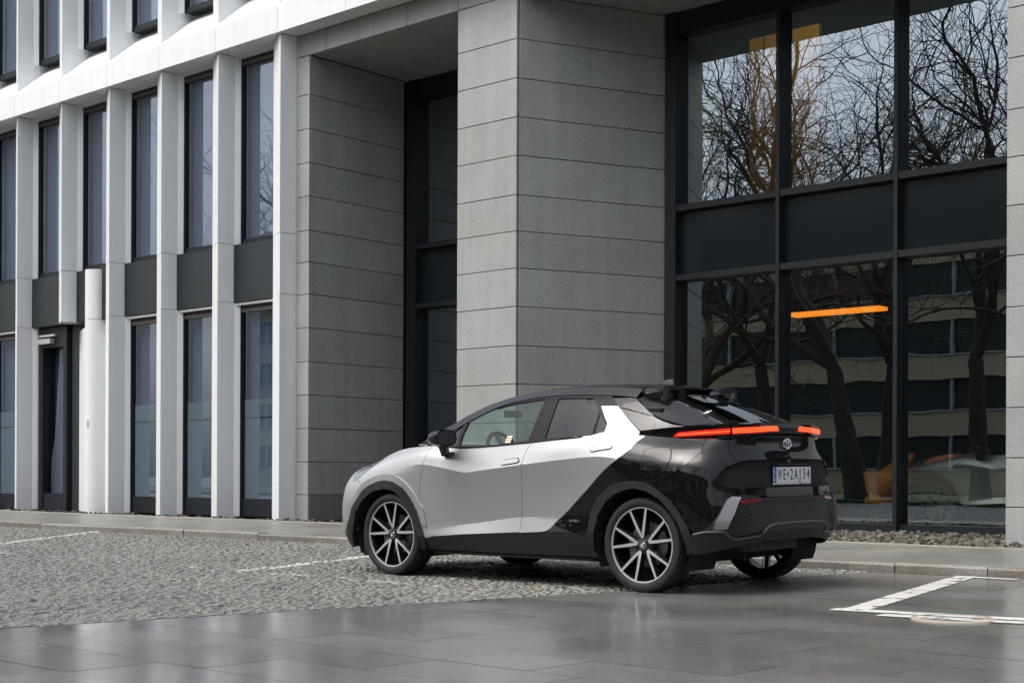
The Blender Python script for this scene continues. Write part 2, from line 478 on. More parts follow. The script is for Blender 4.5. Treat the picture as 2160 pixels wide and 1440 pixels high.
mPLINTH = M("stone_plinth", (0.20, 0.20, 0.21), 0.6, var=0.12, scale=1.5, fine=0.2, fscale=40, streak=0.1)
def face_panels(p, q, n_in, parent, levels=LV, gap=0.005, th=0.04, inset=(0.0, 0.0), ch=0.004):
    """courses of stone on the vertical plane p->q; n_in points into the wall"""
    p = Vector((p[0], p[1], 0)); q = Vector((q[0], q[1], 0)); d = (q - p).normalized(); n = Vector((n_in[0], n_in[1], 0)).normalized()
    a = p + d * inset[0]; b = q - d * inset[1]
    for z0, z1 in zip(levels[:-1], levels[1:]):
        z0 += gap; z1 -= gap
        j = random.uniform(-0.0015, 0.0015)
        A, B = a + n * j, b + n * j
        F_ = []
        V_ = []
        for off, sh in ((th, 0.0), (ch, 0.0), (0.0, ch)):
            for (pt, s, z, sz) in ((A, 1, z0, 1), (B, -1, z0, 1), (B, -1, z1, -1), (A, 1, z1, -1)):
                v = pt + n * off + d * (s * sh); V_.append((v.x, v.y, z + sz * sh))
        F_ = [(8, 9, 10, 11)] + [(k + i, k + (i + 1) % 4, k + 4 + (i + 1) % 4, k + 4 + i) for k in (0, 4) for i in range(4)]
        m = MB(); m.add(V_, F_); bld(m, "stone_panel", mPLINTH if (z0 < 0.3 and p.x < -17.89 and abs(n.x) > 0.5) else mSTONE, parent)

# backing wall (dark joints) and panels
def wall_slab(poly, z0, z1, name="wall_core"):
    bld(MB().prism(poly, z0, z1), name, mGAP, stone)
wall_slab([(-18.19, 15.042), (-17.945, 15.042), (-17.945, 17.5), (-18.19, 17.5)], -0.05, 7.92)
wall_slab([(-14.545, 15.042), (-13.455, 15.042), (-12.50, 17.15), (-12.50, 17.5), (-14.545, 17.5)], -0.05, 7.58)
wall_slab([(-6.34, 15.042), (-3.0, 15.042), (-3.0, 17.5), (-6.34, 17.5)], -0.05, 7.58)
bld(MB().box(-18.19, -3.0, 15.042, 17.0, 7.625, 7.925), "lintel_core", mGAP, stone)
face_panels((-18.195, 15.0), (-17.90, 15.0), (0, 1), stone)
face_panels((-17.90, 15.046), (-17.90, 17.10), (-1, 0), stone)
face_panels((-14.58, 15.0), (-13.43, 15.0), (0, 1), stone)
d_ = Vector((0.98, 2.17)).normalized(); nn = Vector((-d_.y, d_.x))
face_panels((-13.43 + d_.x * 0.048, 15.0 + d_.y * 0.048), (-12.45, 17.17), (nn.x, nn.y), stone)
face_panels((-14.58, 17.10), (-14.58, 15.046), (1, 0), stone)
face_panels((-6.38, 15.0), (-5.28, 15.0), (0, 1), stone)
face_panels((-5.28, 15.0), (-4.1, 15.0), (0, 1), stone, inset=(0.008, 0))
face_panels((-6.38, 17.1), (-6.38, 15.046), (1, 0), stone)
lx = [-18.195, -17.50, -16.70, -15.66, -14.575, -13.50, -12.45, -11.40, -10.35, -9.30, -8.25, -7.2, -6.2, -5.1, -4.1]
for a, b_ in zip(lx[:-1], lx[1:]):
    face_panels((a + 0.004, 15.0), (b_ - 0.004, 15.0), (0, 1), stone, levels=[7.582, 7.925])
# soffit planks
x = -17.86
for x0s, x1s in ((-17.895, -14.585), (-13.46, -6.385)):
    n = max(1, round((x1s - x0s) / 0.55)); w = (x1s - x0s) / n
    for i in range(n):
        a, b_ = x0s + i * w, x0s + (i + 1) * w
        lo = 15.046
        if a < -12.45 and x0s > -13: lo = 15.046 + max(0, 0)
        bld(MB().box(a + 0.003, b_ - 0.003, lo, 17.3, 7.588, 7.62), "soffit_plank", mSTONE, stone)

# curtain walls
def curtain(x0, x1, mull, name, jamb_l, door=False):
    w = sub(name, stone)
    fy0, fy1, gy = 17.12, 17.36, 17.28
    z0, zt = 0.11, 7.585
    t1, t2, t3, t4 = 3.68, 3.77, 4.69, 4.78
    fr = lambda m, nm="frame": bld(m, nm, mFRAME, w)
    fr(MB().box(x0, x0 + jamb_l, fy0 + 0.002, 17.45, z0, zt), "jamb")
    fr(MB().box(x1 - 0.08, x1, fy0 + 0.002, 17.45, z0, zt), "jamb")
    fr(MB().box(x0 + jamb_l, x1 - 0.08, 17.16, 17.45, zt - 0.33, zt), "header")
    fr(MB().box(x0 + jamb_l, x1 - 0.08, 17.19, 17.45, z0, z0 + 0.12), "bottom_rail")
    xs = [x0 + jamb_l] + list(mull) + [x1 - 0.08]
    for m_ in mull:
        fr(MB().box(m_ - 0.03, m_ + 0.03, fy0, 17.45, z0, zt - 0.33, 0.004), "mullion")
    for a, b_ in zip(xs[:-1], xs[1:]):
        a2 = a + (0.03 if a in mull else 0); b2 = b_ - (0.03 if b_ in mull else 0)
        for q0, q1 in ((t1, t2), (t3, t4)):
            fr(MB().box(a2, b2, fy0 + 0.015, 17.45, q0, q1), "transom")
        for q0, q1, mm in ((z0 + 0.12, t1, gCURT), (t4, zt - 0.33, gCURT)):
            V = [(a2, gy, q0), (b2, gy, q0), (b2, gy, q1), (a2, gy, q1)]
            bld(MB().add(V, [(0, 1, 2, 3)]), "pane", mm, w)
        bld(MB().box(a2, b2, gy - 0.02, gy + 0.05, t2, t3), "spandrel_panel", mSPAN, w)
    return w
mSPAN = M("spandrel_glass", (0.012, 0.018, 0.022), 0.12, var=0.1, bump=0.0004, bscale=3, spec=0.5)
curtain(-12.42, -6.40, [-10.52, -8.76], "shop_window", 0.19)
curtain(-17.86, -14.60, [-16.2], "entrance_window", 0.23)

# interior of the stone wing
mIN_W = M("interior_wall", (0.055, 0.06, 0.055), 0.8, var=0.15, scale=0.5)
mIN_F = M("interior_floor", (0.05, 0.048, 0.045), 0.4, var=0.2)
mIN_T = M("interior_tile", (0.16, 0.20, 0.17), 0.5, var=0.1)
mYEL = M("yellow_wall", (0.55, 0.30, 0.03), 0.6, var=0.05)
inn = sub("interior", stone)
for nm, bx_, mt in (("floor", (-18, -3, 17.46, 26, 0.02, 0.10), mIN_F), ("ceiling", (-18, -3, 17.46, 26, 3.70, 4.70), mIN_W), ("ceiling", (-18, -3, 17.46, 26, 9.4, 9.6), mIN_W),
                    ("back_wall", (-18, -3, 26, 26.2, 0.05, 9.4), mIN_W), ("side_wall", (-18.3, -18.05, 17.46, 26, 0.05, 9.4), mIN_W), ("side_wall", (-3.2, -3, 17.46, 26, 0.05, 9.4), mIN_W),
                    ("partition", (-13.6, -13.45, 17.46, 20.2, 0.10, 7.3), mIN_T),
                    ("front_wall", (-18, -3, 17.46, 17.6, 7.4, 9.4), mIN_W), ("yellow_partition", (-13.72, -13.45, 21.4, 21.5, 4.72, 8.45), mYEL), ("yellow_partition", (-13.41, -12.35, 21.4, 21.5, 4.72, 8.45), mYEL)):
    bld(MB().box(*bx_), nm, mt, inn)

# lamp and chairs behind the shop window
mLED = M("orange_lamp_glow", (0.9, 0.35, 0.02), 0.5, var=0, emit=(1.0, 0.27, 0.015), estr=1.0)
mBLKM = M("black_metal", (0.02, 0.02, 0.02), 0.4, 0.6, var=0)
lamp = tag(empty("pendant_lamp", (-11.6, 20.6, 3.3)), "long glowing orange ribbed pendant lamp inside the shop window", "lamp")
nr = 34
for i in range(nr):
    x = -12.35 + i * (1.62 / nr)
    bld(MB().box(x, x + 0.036, 20.45, 20.75, 3.455, 3.51), "glowing_rib", mLED, lamp)
bld(MB().box(-12.40, -10.70, 20.43, 20.77, 3.51, 3.55), "lamp_body", mBLKM, lamp)
for x in (-12.3, -11.0):
    bld(MB().tube([(x, 20.6, 3.55), (x, 20.6, 3.70)], 0.01), "suspension_rod", mBLKM, lamp)
mTUBE = M("lamp_tube", (0.9, 0.8, 0.6), 0.5, var=0, emit=(1.0, 0.80, 0.5), estr=14.0)
cl_ = tag(empty("ceiling_lamp", (-12.2, 20.0, 9.2)), "slim ceiling lamp washing the yellow wall upstairs", "lamp")
bld(MB().box(-13.6, -10.8, 19.95, 20.05, 9.18, 9.22), "lamp_tube", mTUBE, cl_); bld(MB().box(-13.65, -10.75, 19.92, 20.08, 9.22, 9.39), "lamp_body", mBLKM, cl_)
mORG = M("orange_upholstery", (0.50, 0.17, 0.02), 0.7, var=0.1, scale=5)
def armchair(loc, rot, label):
    c = tag(empty("armchair", loc), label, "armchair"); c.rotation_euler.z = rot
    V = []; F = []; n = 18
    for i in range(n + 1):                       # bucket shell with lower arms and a high back
        t = -2.2 + 4.4 * i / n
        hb = 0.42 + 0.28 * max(0, math.cos(t)) ** 1.2
        for (r, z) in ((0.22, 0.40), (0.31, 0.44), (0.36, 0.40 + hb * 0.5), (0.40, 0.40 + hb)):
            V.append((r * math.sin(t), -r * math.cos(t), z))
    for i in range(n):
        for j in range(3): a = i * 4 + j; F.append((a, a + 4, a + 5, a + 1))
    o = mesh("shell", V, F, mORG, c, True); md = o.modifiers.new("thick", 'SOLIDIFY'); md.thickness = 0.05
    MB().lathe([(0, 0.46), (0.27, 0.46), (0.31, 0.43), (0.30, 0.37), (0, 0.36)], 24, 'z').build("seat", mORG, c, True, 40)
    for sx in (-1, 1):
        for sy in (-1, 1):
            MB().tube([(0.16 * sx, 0.16 * sy, 0.37), (0.27 * sx, 0.27 * sy, 0.0)], [0.018, 0.012]).build("leg", mBLKM, c)
armchair((-9.95, 19.2, 0.10), 2.4, "orange bucket armchair seen through the glass beside the middle mullion")
tb = tag(empty("cafe_table", (-8.95, 18.2, 0.10)), "small round dark table behind the shop window", "table")
MB().lathe([(0, 0.70), (0.36, 0.70), (0.37, 0.685), (0.36, 0.67), (0, 0.67)], 32, 'z').build("table_top", mBLKM, tb, True, 40)
MB().lathe([(0.03, 0.67), (0.03, 0.03), (0.22, 0.015), (0.22, 0.0)], 24, 'z').build("pedestal", mBLKM, tb, True, 40)

# ================================================================== white-clad wing
white = tag(empty("white_building", (-23, 16, 0.1)), "white metal clad office wing with folded piers and tall narrow windows", "building")
PITCH = 1.645
XR = [-18.27 - PITCH * i for i in range(8)]
def pier_poly(x, s=0.0):
    return [(x - 0.006, 14.70 + s), (x + 0.006, 14.702 + s), (x + 0.055, 15.02), (x + 0.055, 15.45), (x - 0.42, 15.45), (x - 0.42, 14.905 + s * 0.5)]
segs = [(0.10, 3.757), (3.765, 4.737), (4.745, 7.93), (7.94, 12.6)]
for i, x in enumerate(XR):
    p = sub("pier", white)
    for k, (a, b_) in enumerate(segs):
        if i == 4 and k == 0: continue            # cut off above the side door
        s_ = 0.0 if k != 1 else 0.004
        bld(MB().prism(pier_poly(x, s_), a, b_), "cladding_panel", mWHITE, p)
    bld(MB().prism([(x - 0.40, 14.95), (x, 14.75), (x + 0.04, 15.04), (x + 0.04, 15.44), (x - 0.40, 15.44)], 0.05 if i != 4 else 3.78, 12.5), "pier_core", mGAP, p)
# beam and sloped sills
bx = [XR[-1] + PITCH * i for i in range(0, 20)]
bx = [b_ for b_ in bx if b_ < -3]
for a in bx:
    b_ = a + PITCH
    bld(MB().add([(a + 0.004, 14.64, 7.94), (b_ - 0.004, 14.64, 7.94), (b_ - 0.004, 14.64, 8.37), (a + 0.004, 14.64, 8.37),
                  (b_ - 0.004, 15.4, 9.06), (a + 0.004, 15.4, 9.06), (b_ - 0.004, 15.45, 7.94), (a + 0.004, 15.45, 7.94)],
                 [(0, 1, 2, 3), (3, 2, 4, 5), (0, 7, 6, 1), (0, 3, 5, 7), (1, 6, 4, 2), (5, 4, 6, 7)]), "beam_panel", mWHITE, white)
bld(MB().box(bx[0] + 0.02, -3.0, 14.67, 15.4, 7.945, 8.3), "beam_core", mGAP, white)
for i, x in enumerate(XR):
    if i == 0 : pass
xs_bays = XR[1:]                                   # bay to the right of each ridge except the first
for i, x in enumerate(xs_bays):
    l, r = x + 0.055, x + PITCH - 0.42
    door = (abs(x - XR[5]) < 0.01)
    # dark spandrel
    bld(MB().box(l - 0.008, r + 0.02, 15.0, 15.44, 3.762, 4.735), "spandrel_panel", mDARK, white)
    for (z0, z1, kind) in ((0.14, 3.757, 'low'), (4.742, 7.94, 'mid'), (9.02, 12.4, 'top')):
        if kind == 'low' and (door or abs(x - XR[4]) < 0.01): continue
        w = sub("window", white)
        bld(MB().prism([(l, 15.02), (l + 0.012, 15.02), (l + 0.065, 15.085), (l + 0.065, 15.13), (l, 15.13)], z0, z1), "white_reveal", mWHITE, w)
        f = MB()
        gl0, gl1 = l + 0.086, r
        f.box(l + 0.066, gl0, 15.095, 15.30, z0, z1)
        f.box(r + 0.0, r + 0.05, 15.10, 15.30, z0, z1)
        hb = 0.30 if kind == 'low' else 0.10
        f.box(gl0, gl1, 15.12, 15.30, z0, z0 + hb)
        f.box(gl0, gl1, 15.11, 15.30, z1 - 0.10, z1)
        bld(f, "frame", mFRAME, w)
        if kind != 'top':
            bld(MB().box(l, r + 0.02, 15.03, 15.11, z1 - 0.045, z1 - 0.004), "head_trim", mWHITE, w)
            bld(MB().box(gl0, gl1, 15.10, 15.14, z1 - 0.16, z1 - 0.10), "blind_box", mBROWN, w)
        a_, b_ = z0 + hb, z1 - 0.10
        bld(MB().add([(gl0, 15.145, a_), (gl1, 15.145, a_), (gl1, 15.145, b_), (gl0, 15.145, b_)], [(0, 1, 2, 3)]), "pane", gWIN, w)
        bld(MB().box(gl0 - 0.0, gl1, 15.285, 15.292, a_ if kind != 'low' else a_, b_), "roller_blind", mBLIND, w)
        if kind == 'low':
            bld(MB().box(gl0 + 0.01, gl1, 15.165, 15.17, a_, 2.12), "frosted_film", mFROST, w)
            bld(MB().box(gl0 + 0.01, gl1, 15.158, 15.162, 1.80, 1.815), "film_line", mFRAME, w)
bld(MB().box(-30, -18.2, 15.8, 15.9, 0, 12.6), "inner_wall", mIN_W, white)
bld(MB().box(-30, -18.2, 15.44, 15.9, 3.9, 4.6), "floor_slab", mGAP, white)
# side door with open rounded white leaf
dx = XR[5]
door = sub("side_door", white)
l = dx + 0.055
bld(MB().prism([(l, 15.02), (l + 0.012, 15.02), (l + 0.065, 15.085), (l + 0.065, 15.13), (l, 15.13)], 0.14, 3.757), "white_reveal", mWHITE, door)
f = MB(); d0, d1 = l + 0.094, l + 1.10
f.box(d0 - 0.028, d0 + 0.12, 15.12, 15.42, 0.13, 3.75).box(d1 - 0.12, d1, 15.12, 15.42, 0.13, 3.75).box(d0 + 0.12, d1 - 0.12, 15.12, 15.42, 3.35, 3.75).box(d0 + 0.12, d1 - 0.12, 15.14, 15.42, 0.13, 0.46)
bld(f, "frame", mFRAME, door)
bld(MB().add([(d0 + 0.12, 15.22, 0.46), (d1 - 0.12, 15.22, 0.46), (d1 - 0.12, 15.22, 3.35), (d0 + 0.12, 15.30, 3.35)], [(0, 1, 2, 3)]), "pane", gWIN, door)
bld(MB().box(d0 + 0.1, d1 - 0.1, 15.40, 15.41, 0.44, 3.37), "roller_blind", mBLIND, door)
cl = MB(); cl.box(d0 + 0.08, d0 + 0.55, 15.02, 15.12, 3.42, 3.52).box(d0 + 0.10, d0 + 0.68, 15.04, 15.09, 3.56, 3.60)
bld(cl, "door_closer", M("silver_grey", (0.5, 0.5, 0.5), 0.4, 0.3, var=0), door)
leaf = MB()
leaf.prism([(-25.32, 15.34), (-24.27, 14.87), (-24.24, 14.95), (-25.25, 15.42)], 0.13, 3.62)
bld(leaf, "white_leaf", mWHITE, door)
# rounded column beside the door
cx0, cy0, rr = -24.12, 15.02, 0.21
poly = [(cx0 - rr, 15.30)] + [(cx0 + rr * math.sin(t), cy0 - rr * math.cos(t)) for t in np.linspace(-math.pi / 2, math.pi / 2, 22)] + [(cx0 + rr, 15.30)]
column = sub("rounded_column", white)
bld(MB().prism(poly, 0.11, 3.757), "cladding_panel", mWHITE, column, True, 35)
bld(MB().prism(poly, 3.765, 4.70), "cladding_panel", mWHITE, column, True, 35)
bld(MB().box(XR[4] - 0.42, cx0 - rr, 15.2, 15.4, 0.1, 3.74), "infill_panel", mDARK, column)
bld(MB().box(cx0 + rr, XR[3] - 0.42, 15.12, 15.4, 0.1, 3.75), "infill_panel", mWHITE, column)
bld(MB().box(cx0 + 0.02, cx0 + 0.06, cy0 - rr - 0.004, cy0 - rr + 0.02, 1.72, 1.86), "yellow_plate", M("pale_yellow", (0.55, 0.52, 0.25), 0.5, var=0), column)
# ================================================================== across the street (seen in the glass)
mLAWN = M("lawn_grass", (0.045, 0.075, 0.02), 0.9, var=0.3, scale=2, fine=0.3, fscale=30)
MB().add([(-120, -26, -0.01), (40, -26, -0.01), (40, -7, -0.01), (-120, -7, -0.01)], [(0, 1, 2, 3)])
tag(MB().box(-120, 60, -26, -8, -0.028, 0.08).build("lawn", mLAWN), kind="structure")
mBEIGE = M("beige_render", (0.58, 0.50, 0.30), 0.8, var=0.1, scale=0.4)
mWINB = M("dark_window_band", (0.03, 0.04, 0.038), 0.2, var=0.3, scale=0.3)
mPALE = M("pale_mullion", (0.5, 0.5, 0.47), 0.6, var=0)
opp = tag(empty("office_block", (-38, -38, 0)), "beige banded office block across the street, mirrored in the shop window", "building")
def ob(x0, x1, y0, y1, z0, z1, nm, mt): return bld(MB().box(x0, x1, y0, y1, z0, z1), nm, mt, opp)
ob(-85, 45, -50, -36.3, 0, 15.2, "core", mWINB)
for k in range(5):
    z = 0.0 + k * 3.0
    ob(-85.1, 45.1, -37, -36.0, z, z + 1.25, "parapet_band", mBEIGE)
    ob(-85.1, 45.1, -36.9, -35.9, z + 1.25, z + 1.33, "sill", mPALE)
    x = -84
    while x < 45:
        ob(x, x + 0.14, -36.6, -36.05, z + 1.33, z + 3.0, "mullion", mPALE); x += 3.4
ob(-85.2, 45.2, -50, -35.9, 15.0, 15.9, "cornice", mBEIGE)

mBARK = M("bark", (0.085, 0.072, 0.056), 0.9, var=0.25, scale=4, fine=0.3, fscale=25, bump=0.01, bscale=14)

def tree_mesh(h, r0, seed):
    """leaders that run on and taper, with smaller side branches at every node"""
    rd = random.Random(seed); tr = MB(); br = MB(); K = h / 16.0
    def seg(mb, p, d, r, ln, sides, wob):
        pts = [Vector(p)]; rads = [r]; dd = Vector(d)
        for i in range(2):
            dd = (dd + Vector((rd.gauss(0, 1), rd.gauss(0, 1), rd.gauss(0, 0.8))) * wob + Vector((0, 0, 0.035))).normalized()
            pts.append(pts[-1] + dd * ln / 2); rads.append(max(0.008, r * (1 - 0.07 * (i + 1))))
        mb.tube(pts, rads, sides, cap=False); return pts, rads, dd
    def turn(dd, ang):
        o_ = dd.orthogonal().normalized(); o_.rotate(Matrix.Rotation(rd.random() * 6.283, 3, dd)); return (dd * math.cos(ang) + o_ * math.sin(ang)).normalized()
    def grow(p, d, r, gen):
        while r > 0.0072:
            ln = min(2.6, max(0.42, 1.9 * (r / 0.3) ** 0.5)) * K * rd.uniform(0.7, 1.25)
            pts, rads, dd = seg(br, p, d, r, ln, 7 if r > 0.1 else (5 if r > 0.04 else 3), 0.13 if r > 0.05 else 0.2)
            if rd.random() < (0.92 if r < 0.2 else 0.75): grow(pts[-1], turn(dd, rd.uniform(0.5, 1.05)), r * rd.uniform(0.38, 0.68), gen + 1)
            if r < 0.06 and rd.random() < 0.6: grow(pts[1], turn(dd, rd.uniform(0.5, 1.1)), r * rd.uniform(0.3, 0.5), gen + 1)
            p, d, r = pts[-1], turn(dd, rd.uniform(0.05, 0.32)), r * rd.uniform(0.80, 0.90)
    p, d, r = Vector((0, 0, -0.05)), Vector((rd.gauss(0, 0.04), rd.gauss(0, 0.04), 1)).normalized(), r0
    for k in range(3):
        pts, rads, dd = seg(tr, p, d, r, 1.45 * K, 10, 0.05); p, d, r = pts[-1], dd, rads[-1]
    for k in range(2 + (seed % 2)):
        grow(p, turn(d, rd.uniform(0.3, 0.6)), r * rd.uniform(0.62, 0.82), 0)
    return tr, br
TM = []
for h_, r_, sd_ in ((17, 0.44, 3), (18, 0.32, 8), (17, 0.36, 21)):
    tr, br = tree_mesh(h_, r_, sd_); tr = tr.build("trunk", mBARK, None, True); br = br.build("branches", mBARK, None, True)
    TM.append((tr.data, br.data)); bpy.data.objects.remove(tr); bpy.data.objects.remove(br)
for (k, x, y, s_, rz, lb) in ((0, -23.9, -9.5, 1.0, 0.3, "massive bare tree mirrored in the middle pane of the shop window"), (1, -28.4, -12.0, 1.05, 1.2, "bare tree mirrored in the pane next to the pillar"), (2, -21.3, -13.5, 1.1, 2.0, "slender bare tree mirrored in the pane by the stone pier"),
        (1, -19.2, -11.0, 0.95, 4.0, "bare tree mirrored closest to the stone pier"), (2, -26.2, -16.0, 1.1, 5.1, "bare tree standing behind the massive one across the street"), (0, -31.5, -10.5, 0.95, 2.7, "bare tree mirrored at the left edge of the shop window"),
        (1, -38.0, -12.0, 1.0, 0.4, "bare tree second from the far end of the verge"), (2, -46.0, -10.0, 1.0, 3.3, "bare tree at the far end of the verge"), (0, -11.0, -9.0, 1.0, 5.6, "bare tree on the verge straight across from the car"),
        (2, -3.0, -10.0, 1.05, 1.0, "bare tree on the verge behind the camera"), (1, 6.0, -8.0, 1.0, 2.2, "bare tree on the verge towards the near street end"), (0, 24.0, 6.0, 1.0, 4.4, "bare tree on the square behind the car"), (2, 30.0, 14.0, 1.0, 0.9, "bare tree beside the pavement behind the car"), (1, 19.0, -2.0, 1.0, 3.9, "bare tree at the street corner behind the car")):
    t = tag(empty("bare_tree", (x, y, 0)), lb, "tree", "bare street trees"); t.rotation_euler.z = rz; t.scale = (s_, s_, s_)
    link("trunk", TM[k][0], t); link("branches", TM[k][1], t)
# block closing the street behind the car
crn = tag(empty("corner_block", (60, 10, 0)), "grey rendered corner block at the street end behind the car", "building")
bld(MB().box(52, 66, -40, 60, 0, 17), "core", mWINB, crn)
for k in range(6):
    bld(MB().box(51.7, 52.5, -40.1, 60.1, k * 3.0, k * 3.0 + 1.4), "parapet_band", M("grey_render", (0.22, 0.21, 0.19), 0.8, var=0.1), crn)
# ================================================================== car surfaces (metres; x forward from the rear axle, y to the driver's side, z up)
def _herm(p0, p1, m0, m1, t, h):
    t = t[..., None]; h = h[..., None]
    return (2*t**3 - 3*t**2 + 1)*p0 + (t**3 - 2*t**2 + t)*h*m0 + (-2*t**3 + 3*t**2)*p1 + (t**3 - t**2)*h*m1
class Patch:
    """grid of control points [row][col]; smooth along columns, rows may be creased (w[row][col] in 0..1)"""
    def __init__(s, ctrl, crease=None, ccrease=None):
        s.P = np.array(ctrl, float); s.nr, s.nc = s.P.shape[:2]
        mid = s.P[s.nr // 2]
        s.t = np.concatenate([[0], np.cumsum(np.maximum(0.02, np.linalg.norm(np.diff(mid, axis=0), axis=1)))])
        s.w = np.zeros((s.nr, s.nc)) if crease is None else np.array(crease, float)
        h = np.diff(s.t)[None, :, None]
        d = np.diff(s.P, axis=1) / h
        m = np.zeros_like(s.P)
        m[:, 0] = d[:, 0]; m[:, -1] = d[:, -1]
        if s.nc > 2:
            m[:, 1:-1] = (d[:, :-1] * h[:, 1:] + d[:, 1:] * h[:, :-1]) / (h[:, 1:] + h[:, :-1])
        s.mL = m.copy(); s.mR = m.copy()
        for (r, c), k in (ccrease or {}).items():      # kink in the run of row r at column c
            s.mL[r, c] = m[r, c] * (1 - k) + d[r, c - 1] * k; s.mR[r, c] = m[r, c] * (1 - k) + d[r, c] * k
    def cols(s, u):
        u = np.clip(np.asarray(u, float), 0, s.nc - 1 - 1e-9); i = u.astype(int); f = u - i
        h = (s.t[i + 1] - s.t[i])
        out = np.stack([_herm(s.P[r][i], s.P[r][i + 1], s.mR[r][i], s.mL[r][i + 1], f, h) for r in range(s.nr)])
        w = np.stack([s.w[r][i] * (1 - f) + s.w[r][i + 1] * f for r in range(s.nr)])
        return out, w
    def __call__(s, u, v):
        u = np.atleast_1d(np.asarray(u, float)); v = np.atleast_1d(np.asarray(v, float))
        C, W = s.cols(u)
        if s.nr == 2:
            f = np.clip(v, 0, 1)[..., None]; return C[0] * (1 - f) + C[1] * f
        h = np.maximum(1e-4, np.linalg.norm(np.diff(C, axis=0), axis=-1))
        d = np.diff(C, axis=0) / h[..., None]
        ms = np.zeros_like(C); ms[0] = d[0]; ms[-1] = d[-1]
        ms[1:-1] = (d[:-1] * h[1:][..., None] + d[1:] * h[:-1][..., None]) / (h[1:] + h[:-1])[..., None]
        mL = ms.copy(); mR = ms.copy()
        mL[1:] = ms[1:] * (1 - W[1:][..., None]) + d * W[1:][..., None]
        mR[:-1] = ms[:-1] * (1 - W[:-1][..., None]) + d * W[:-1][..., None]
        v = np.clip(v, 0, s.nr - 1 - 1e-9); j = v.astype(int); g = v - j
        k = np.arange(len(j))
        return _herm(C[j, k], C[j + 1, k], mR[j, k], mL[j + 1, k], g, h[j, k])
    def normal(s, u, v):
        e = 1e-3
        a = s(u + e, v) - s(u - e, v); b = s(u, np.asarray(v) + e) - s(u, np.asarray(v) - e)
        n = np.cross(a, b); return n / np.maximum(1e-9, np.linalg.norm(n, axis=-1))[..., None]

def _cols(cs): return [[c[r] for c in cs] for r in range(len(cs[0]))]
def _side(x, *yz): return [(x, y, z) for y, z in yz]
A_COLS = [
    [(3.46, 0, .20), (3.54, 0, .36), (3.56, 0, .46), (3.57, 0, .62), (3.54, 0, .78), (3.50, 0, .84), (3.44, 0, .89)],
    [(3.41, .5, .20), (3.49, .5, .36), (3.51, .5, .46), (3.51, .5, .62), (3.47, .5, .78), (3.43, .5, .84), (3.37, .48, .89)],
    [(3.27, .76, .21), (3.345, .785, .36), (3.365, .785, .46), (3.36, .785, .62), (3.31, .77, .78), (3.26, .745, .85), (3.19, .69, .91)],
    [(3.05, .86, .22), (3.11, .885, .38), (3.115, .89, .47), (3.10, .89, .64), (3.06, .865, .80), (3.02, .83, .88), (2.98, .745, .95)],
    _side(2.64, (.87, .23), (.90, .38), (.905, .48), (.905, .66), (.882, .86), (.835, .975), (.74, 1.06)),
    _side(2.30, (.85, .23), (.89, .34), (.888, .41), (.888, .64), (.892, .935), (.855, 1.02), (.79, 1.084)),
    _side(1.755, (.84, .23), (.874, .365), (.843, .452), (.860, .64), (.900, .866), (.862, .97), (.815, 1.073)),
    _side(1.15, (.84, .23), (.874, .40), (.843, .521), (.861, .70), (.898, .927), (.862, 1.01), (.82, 1.104)),
    _side(.75, (.84, .235), (.882, .42), (.860, .52), (.868, .72), (.898, .965), (.866, 1.05), (.82, 1.13)),
    _side(.35, (.85, .24), (.90, .42), (.897, .53), (.897, .75), (.905, .985), (.865, 1.07), (.808, 1.155)),
    _side(0., (.86, .26), (.91, .42), (.913, .55), (.918, .76), (.90, .945), (.85, 1.045), (.765, 1.135)),
    [(-.35, .86, .28), (-.35, .905, .43), (-.35, .905, .55), (-.35, .90, .745), (-.35, .872, .93), (-.34, .80, 1.03), (-.33, .70, 1.11)],
    [(-.48, .83, .295), (-.54, .85, .445), (-.55, .845, .555), (-.535, .83, .74), (-.52, .79, .935), (-.49, .72, 1.035), (-.48, .645, 1.115)],
    [(-.585, .72, .325), (-.655, .735, .45), (-.66, .72, .56), (-.645, .69, .735), (-.62, .66, .945), (-.585, .60, 1.04), (-.575, .575, 1.12)],
    [(-.68, .40, .372), (-.755, .40, .455), (-.745, .40, .56), (-.73, .40, .73), (-.70, .40, .955), (-.65, .40, 1.045), (-.645, .40, 1.13)],
    [(-.70, 0, .382), (-.775, 0, .455), (-.765, 0, .56), (-.75, 0, .73), (-.72, 0, .96), (-.675, 0, 1.045), (-.67, 0, 1.135)],
]
